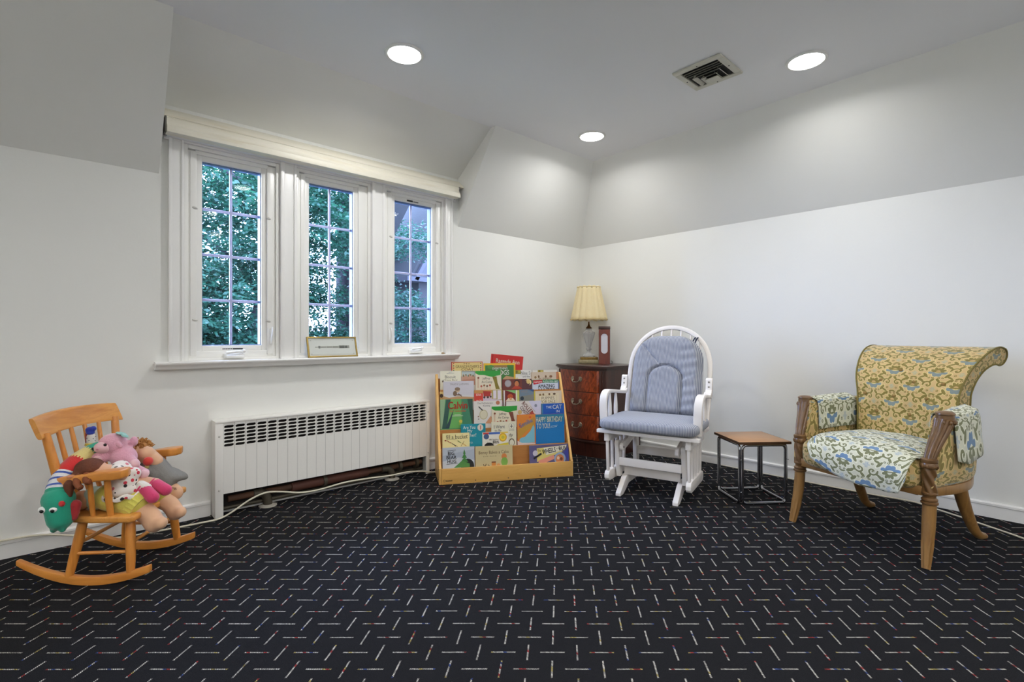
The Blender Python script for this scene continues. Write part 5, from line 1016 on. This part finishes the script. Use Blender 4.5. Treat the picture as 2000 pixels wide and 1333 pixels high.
# doll in grey clothes at the back with ginger hair
t, b = toy('soft_doll', 'ginger haired soft doll in grey outfit lying behind the pink lamb', 'doll', (.10, -.06, .31))
doll(t, b, [('ell', ((.085, -.012, .505), (.050, .048, .046))), ('cap', ((.075, -.045, .490), (.075, -.088, .455), .040, .036)), ('ell', ((.060, -.060, .495), (.034, .034, .034))), ('cap', ((.10, -.07, .42), (.10, -.12, .345), .045, .048)), ('cap', ((.095, -.125, .335), (.075, -.178, .305), .036, .034)), ('ell', ((.060, -.190, .305), (.030, .032, .032)))], SKIN)
M_GIN = mat((196, 140, 76), .9, .3, 60, bump=.5, bscale=150)
n = MB()
for k in range(170):
    d_ = Vector((RNG.uniform(-.75, 1), RNG.uniform(-1, 1), RNG.uniform(.25, 1))).normalized(); hc = Vector((.085, -.012, .505)); q0 = hc + d_ * .046; q1 = q0 + d_ * .010 + Vector((RNG.uniform(-.012, .012), RNG.uniform(-.012, .012), RNG.uniform(-.004, .006)))
    n.cap(*off(b, tuple(q0), tuple(q1)), .0048, .0026, 6)
n.obj('hair', M_GIN, t)
n = MB()
for y, z in ((.012, .520), (-.022, .512)): n.ell(off(b, (.043, y, z))[0], (.004, .008, .008), None, 10, 6)
n.obj('eyes', mat((60, 74, 66), .2, .2, 9), t)
M_GRY = mat((132, 130, 126), .85, .15, 24, bump=.3, bscale=160)
blob('overalls', lambda m: (m.cap(*off(b, (.090, -.075, .425), (.085, -.125, .365)), .056, .058), m.ell(off(b, (.105, -.150, .385))[0], (.055, .060, .022), (.5, 0, 0)), m.ell(off(b, (.12, -.185, .372))[0], (.045, .030, .014), (.7, .2, 0)), m.cap(*off(b, (.05, -.06, .42), (.055, -.10, .39)), .034, .036)), M_GRY, t, .006)
MB().ell(off(b, (.030, -.080, .440))[0], (.010, .010, .010), None, 10, 6).obj('button', mat((206, 190, 120), .4, .1, 20), t)
MB().ell(off(b, (.028, -.086, .466))[0], (.020, .021, .021), None, 14, 8).obj('red_nose', knit((216, 66, 56)), t)
n = MB().cap(*off(b, (.02, -.135, .362), (.01, -.150, .345)), .016, .012); n.obj('teal_frill', mat((90, 170, 176), .8, .3, 90, rgb2=(226, 226, 220)), t)
n = MB()
for k in range(4): n.tube(off(b, (.052 - k * .004, -.176 - k * .008, .336), (.048 - k * .004, -.180 - k * .008, .326)), .0016, 6)
n.obj('toe_stitches', mat((120, 84, 66), .8, .1, 20), t)
# doll under the near arm: bare body with pale mint diaper
t, b = toy('baby_doll', 'tan cloth baby doll in pale mint romper under the near armrest', 'doll', (-.09, .06, .295))
doll(t, b, [('ell', ((-.105, .105, .335), (.042, .042, .042))), ('ell', ((-.130, .088, .330), (.022, .022, .03))), ('cap', ((-.09, .08, .330), (-.08, .03, .325), .034, .034))], mat((196, 140, 100), .8, .1, 20, bump=.1, bscale=90))
blob('romper', lambda m: (m.cap(*off(b, (-.095, .062, .352), (-.085, .020, .330)), .040, .038), m.ell(off(b, (-.115, .040, .325))[0], (.034, .036, .030))), mat((200, 220, 204), .9, .12, 24, bump=.6, bscale=70), t, .006)
# ------------------------------------------------------------------ outdoors, seen through the panes
tag(MB().box(-30, 40, 4.5, 60, -3.3, -3.2).obj('ground_outside', mat((40, 66, 36), .95, .3, 2)), 'lawn below the windows', 'lawn', kind='structure')
def leafmat(name, c1, c2):
    g = Gr(name); n = g.noise(g.coords(), 1.3, 3); n2 = g.white(g.mapped(g.coords(), (9, 9, 9)))
    c = g.mix(n, lin(c1), lin(c2)); g.set(color=c, rough=.5)
    tr = g.node('ShaderNodeBsdfTranslucent'); g.put(tr.inputs[0], g.mix(.5, c, lin((50, 100, 62)))); mx = g.node('ShaderNodeMixShader'); mx.inputs[0].default_value = .35
    g.nt.links.new(g.b.outputs[0], mx.inputs[1]); g.nt.links.new(tr.outputs[0], mx.inputs[2]); g.nt.links.new(mx.outputs[0], g.out.inputs[0]); return g.mat
M_BARK = mat((50, 46, 50), .95, .5, 9, bump=1.0, bscale=26, rgb2=(26, 24, 30))
LV = [leafmat('leaf_bright', (38, 80, 58), (22, 54, 48)), leafmat('leaf_deep', (26, 62, 53), (16, 45, 45))]
def tree_out(label, trunk, rad, centres, nleaf, m, size=.055, limbs=()):
    t = thing('tree', label, 'tree', trunk[0], group='trees outside the windows'); o = Vector(trunk[0])
    MB().tube([tuple(Vector(p) - o) for p in spline(trunk, 6)], list(np.interp(np.linspace(0, 1, (len(trunk) - 1) * 6 + 1), np.linspace(0, 1, len(rad)), rad)), 14).obj('trunk', M_BARK, t)
    for pts, r in limbs: q = spline(pts, 6); MB().tube([tuple(Vector(p) - o) for p in q], list(np.linspace(r, r * .25, len(q))), 8).obj('limb', M_BARK, t)
    # layered sprays of leaves, each leaf two bent triangles
    cs = []
    for (c, r, wgt) in centres: cs.append((np.array(c), np.array(r), wgt))
    wt = np.array([c[2] for c in cs], float); wt /= wt.sum(); q = 45; nsp = nleaf // q
    pk = RNG.choice(len(cs), nsp, p=wt); C0 = np.array([c[0] for c in cs])[pk]; R0 = np.array([c[1] for c in cs])[pk]
    d = RNG.normal(size=(nsp, 3)); d /= np.linalg.norm(d, axis=1)[:, None]; pc = C0 + d * R0 * RNG.uniform(.1, 1, (nsp, 1)) ** .5
    ax = RNG.uniform(0, 2 * PI, nsp); e1 = np.stack([np.cos(ax), np.sin(ax), RNG.uniform(-.35, .05, nsp)], 1); e2 = np.stack([-np.sin(ax), np.cos(ax), RNG.uniform(-.15, .15, nsp)], 1); L = RNG.uniform(.3, .65, (nsp, 1)) * size / .055
    rep = lambda z: np.repeat(z, q, 0); pc, e1, e2, L = rep(pc), rep(e1), rep(e2), rep(L); n = len(pc)
    u = RNG.uniform(0, 1, (n, 1)); sd = RNG.choice([-1., 1.], (n, 1)); p = pc + e1 * L * u + e2 * sd * RNG.uniform(0, 1, (n, 1)) * ((1 - u) * .30 * L + .04); p[:, 2] += RNG.normal(size=n) * .03
    n1 = e1 * .6 + e2 * sd * .8 + RNG.normal(size=(n, 3)) * .35; n1 /= np.linalg.norm(n1, axis=1)[:, None]
    n2 = np.cross(n1, RNG.normal(size=(n, 3)) * .5 + np.array([0, 0, 1.])); n2 /= np.linalg.norm(n2, axis=1)[:, None] + 1e-6
    s = size * RNG.uniform(.7, 1.4, (n, 1)); p = p - np.array(o)
    V = np.stack([p, p + n1 * s * .5 + n2 * s * .28, p + n1 * s, p + n1 * s * .5 - n2 * s * .28], 1).reshape(-1, 3).tolist(); F = np.arange(4 * n).reshape(-1, 4).tolist()
    me = bpy.data.meshes.new('foliage'); me.from_pydata(V, [], F); me.update(); f = link('foliage', me, m, t); f['kind'] = 'stuff'
tree_out('leaning dark trunked tree seen through the left window', [(2.15, 8.0, -3.2), (2.1, 8.0, -.5), (2.05, 8.0, .6), (2.25, 8.05, 1.6), (2.55, 8.1, 2.8), (2.7, 8.2, 5)], [.17, .13, .12, .09, .07, .03], [((1.2, 7.6, 3.0), (1.4, .9, .9), 2), ((2.6, 7.8, 2.9), (1.1, .9, 1.0), 2.2), ((1.2, 7.8, 1.7), (1.2, .8, .6), 1.8), ((2.4, 8.4, 1.9), (1.0, .8, .6), 1.5), ((1.1, 8.2, .5), (.9, .6, .6), 1.2), ((1.55, 8.0, 1.05), (.6, .5, .35), 1.2), ((2.7, 8.3, .5), (.8, .6, .5), 1.0), ((2.0, 7.8, 4.4), (1.8, 1.0, .6), 1.2)], 80000, LV[0], .062,
    limbs=[([(2.05, 8, .6), (1.85, 8, 1.1), (1.5, 7.9, 1.5), (.9, 7.8, 1.75)], .06), ([(2.25, 8.05, 1.6), (1.9, 8, 2.1), (1.3, 7.9, 2.5)], .05), ([(2.2, 8.05, 1.5), (2.7, 8, 2.0), (3.0, 7.9, 2.2)], .04), ([(1.3, 7.2, 3.3), (2.0, 7.4, 3.0), (2.55, 8.1, 2.7)], .035)])
tree_out('thick rough barked tree seen through the middle window', [(4.05, 8.9, -3.2), (4.02, 8.9, 0), (3.98, 8.9, 2), (4.05, 8.95, 4.2), (4.2, 9, 6)], [.34, .26, .23, .20, .16], [((3.4, 8.2, 3.4), (.9, .6, .6), 2.0), ((3.1, 8.4, 2.4), (.6, .6, .3), .6), ((3.5, 8.2, .7), (.9, .5, .6), 1.8), ((4.2, 8.3, .5), (.5, .4, .5), 1.0), ((3.4, 8.3, 1.5), (.7, .5, .22), .5), ((3.15, 8.2, 1.05), (.4, .4, .25), .9), ((3.15, 8.2, 1.75), (.35, .4, .2), .5), ((4.3, 8.1, 2.5), (.5, .4, .5), .6), ((4.0, 8.0, 4.0), (1.2, .7, .5), 1.2)], 34000, LV[0], .056,
    limbs=[([(3.9, 8.9, 2.6), (3.4, 8.5, 2.75), (2.9, 8.3, 2.75)], .05), ([(3.9, 8.8, 3.1), (4.3, 8.4, 2.7), (4.6, 8.2, 2.3)], .03)])
tree_out('dense dark green tree seen through the right window', [(5.2, 6.5, -3.2), (5.1, 6.4, -1), (4.9, 6.3, .6), (4.6, 6.2, 1.4)], [.14, .10, .06, .02], [((3.6, 6.1, .9), (.6, .4, .5), 2), ((4.3, 6.1, .9), (.6, .4, .6), 2), ((4.0, 6.2, .1), (.9, .4, .5), 2.0), ((3.5, 6.2, 1.5), (.30, .3, .35), .8), ((5.0, 6.2, .6), (.6, .5, .6), 1), ((3.7, 6.0, 2.35), (.35, .3, .25), .7)], 24000, LV[1], .045, limbs=[([(4.9, 6.3, .6), (4.4, 6.0, .9), (3.8, 5.9, 1.1)], .025)])
tree_out('pale green tree far behind the gabled wing', [(6.6, 11, -3.2), (6.5, 11, 1), (6.6, 11, 5)], [.22, .16, .07], [((5.6, 10.4, 3.2), (1.2, .7, 1.0), 2), ((6.4, 10.6, 2.0), (1.2, .7, 1.0), 1.5), ((5.2, 10.4, 1.6), (.9, .7, .8), 1)], 14000, LV[1], .07)
tree_out('distant hazy tree filling the gaps behind the others', [(12.2, 16, -3.2), (12.2, 16, 2), (12.3, 16, 6)], [.3, .25, .1], [((3.6, 15, .6), (2.2, 1, 1.3), 2), ((6.6, 15.5, .3), (2.0, 1, 1.1), 1.3), ((9.2, 15, 1.2), (2.2, 1, 2.0), 1.6), ((3.2, 15, 3.6), (2.0, 1, 1.3), 1.0), ((6.0, 16, 5.0), (3.0, 1, 1.2), .9)], 20000, LV[1], .13)
# gabled wing of the house and the overhang beside the right window
M_SLATE = mat((10, 10, 14), .8, .25, 8); M_BOARD = mat((26, 24, 34), .7, .15, 8); M_SIDE = mat((9, 9, 13), .8, .15, 8)
t = thing('gabled_wing', 'dark gabled roof with pale barge boards seen through right window', 'house', (4.9, 7.4, -3.2)); o = (-4.9, -7.4, 3.2); MT = Matrix.Translation(o)
MB().prism([(4.30, -3.2), (6.4, -3.2), (6.4, 2.06), (5.30, 3.92), (4.30, 2.06)], 7.0, 9.0, 'y', M=MT).obj('gable_wall', M_SIDE, t)
MB().prism([(4.12, 1.94), (5.30, 4.00), (5.30, 4.10), (4.06, 1.96)], 6.86, 9.0, 'y', M=MT).obj('roof_slope', M_SLATE, t)
for k, (d0, d1) in enumerate(((.01, .07), (.11, .15), (.19, .22))): MB().prism([(4.10 + d0, 1.93), (5.28 + d0, 3.98), (5.28 + d1, 3.95), (4.10 + d1, 1.91)], 6.80 + .05 * k, 6.86 + .06 * k, 'y', M=MT).obj('barge_board', M_BOARD, t)
MB().box(3.98, 4.6, 6.8, 7.1, 1.90, 1.97, M=MT).obj('eave_board', M_BOARD, t)
t = thing('roof_overhang', 'dark underside of roof overhang above right window', 'eave', (2.3, 4.2, 1.5)); MT = Matrix.Translation((-2.3, -4.2, -1.5))
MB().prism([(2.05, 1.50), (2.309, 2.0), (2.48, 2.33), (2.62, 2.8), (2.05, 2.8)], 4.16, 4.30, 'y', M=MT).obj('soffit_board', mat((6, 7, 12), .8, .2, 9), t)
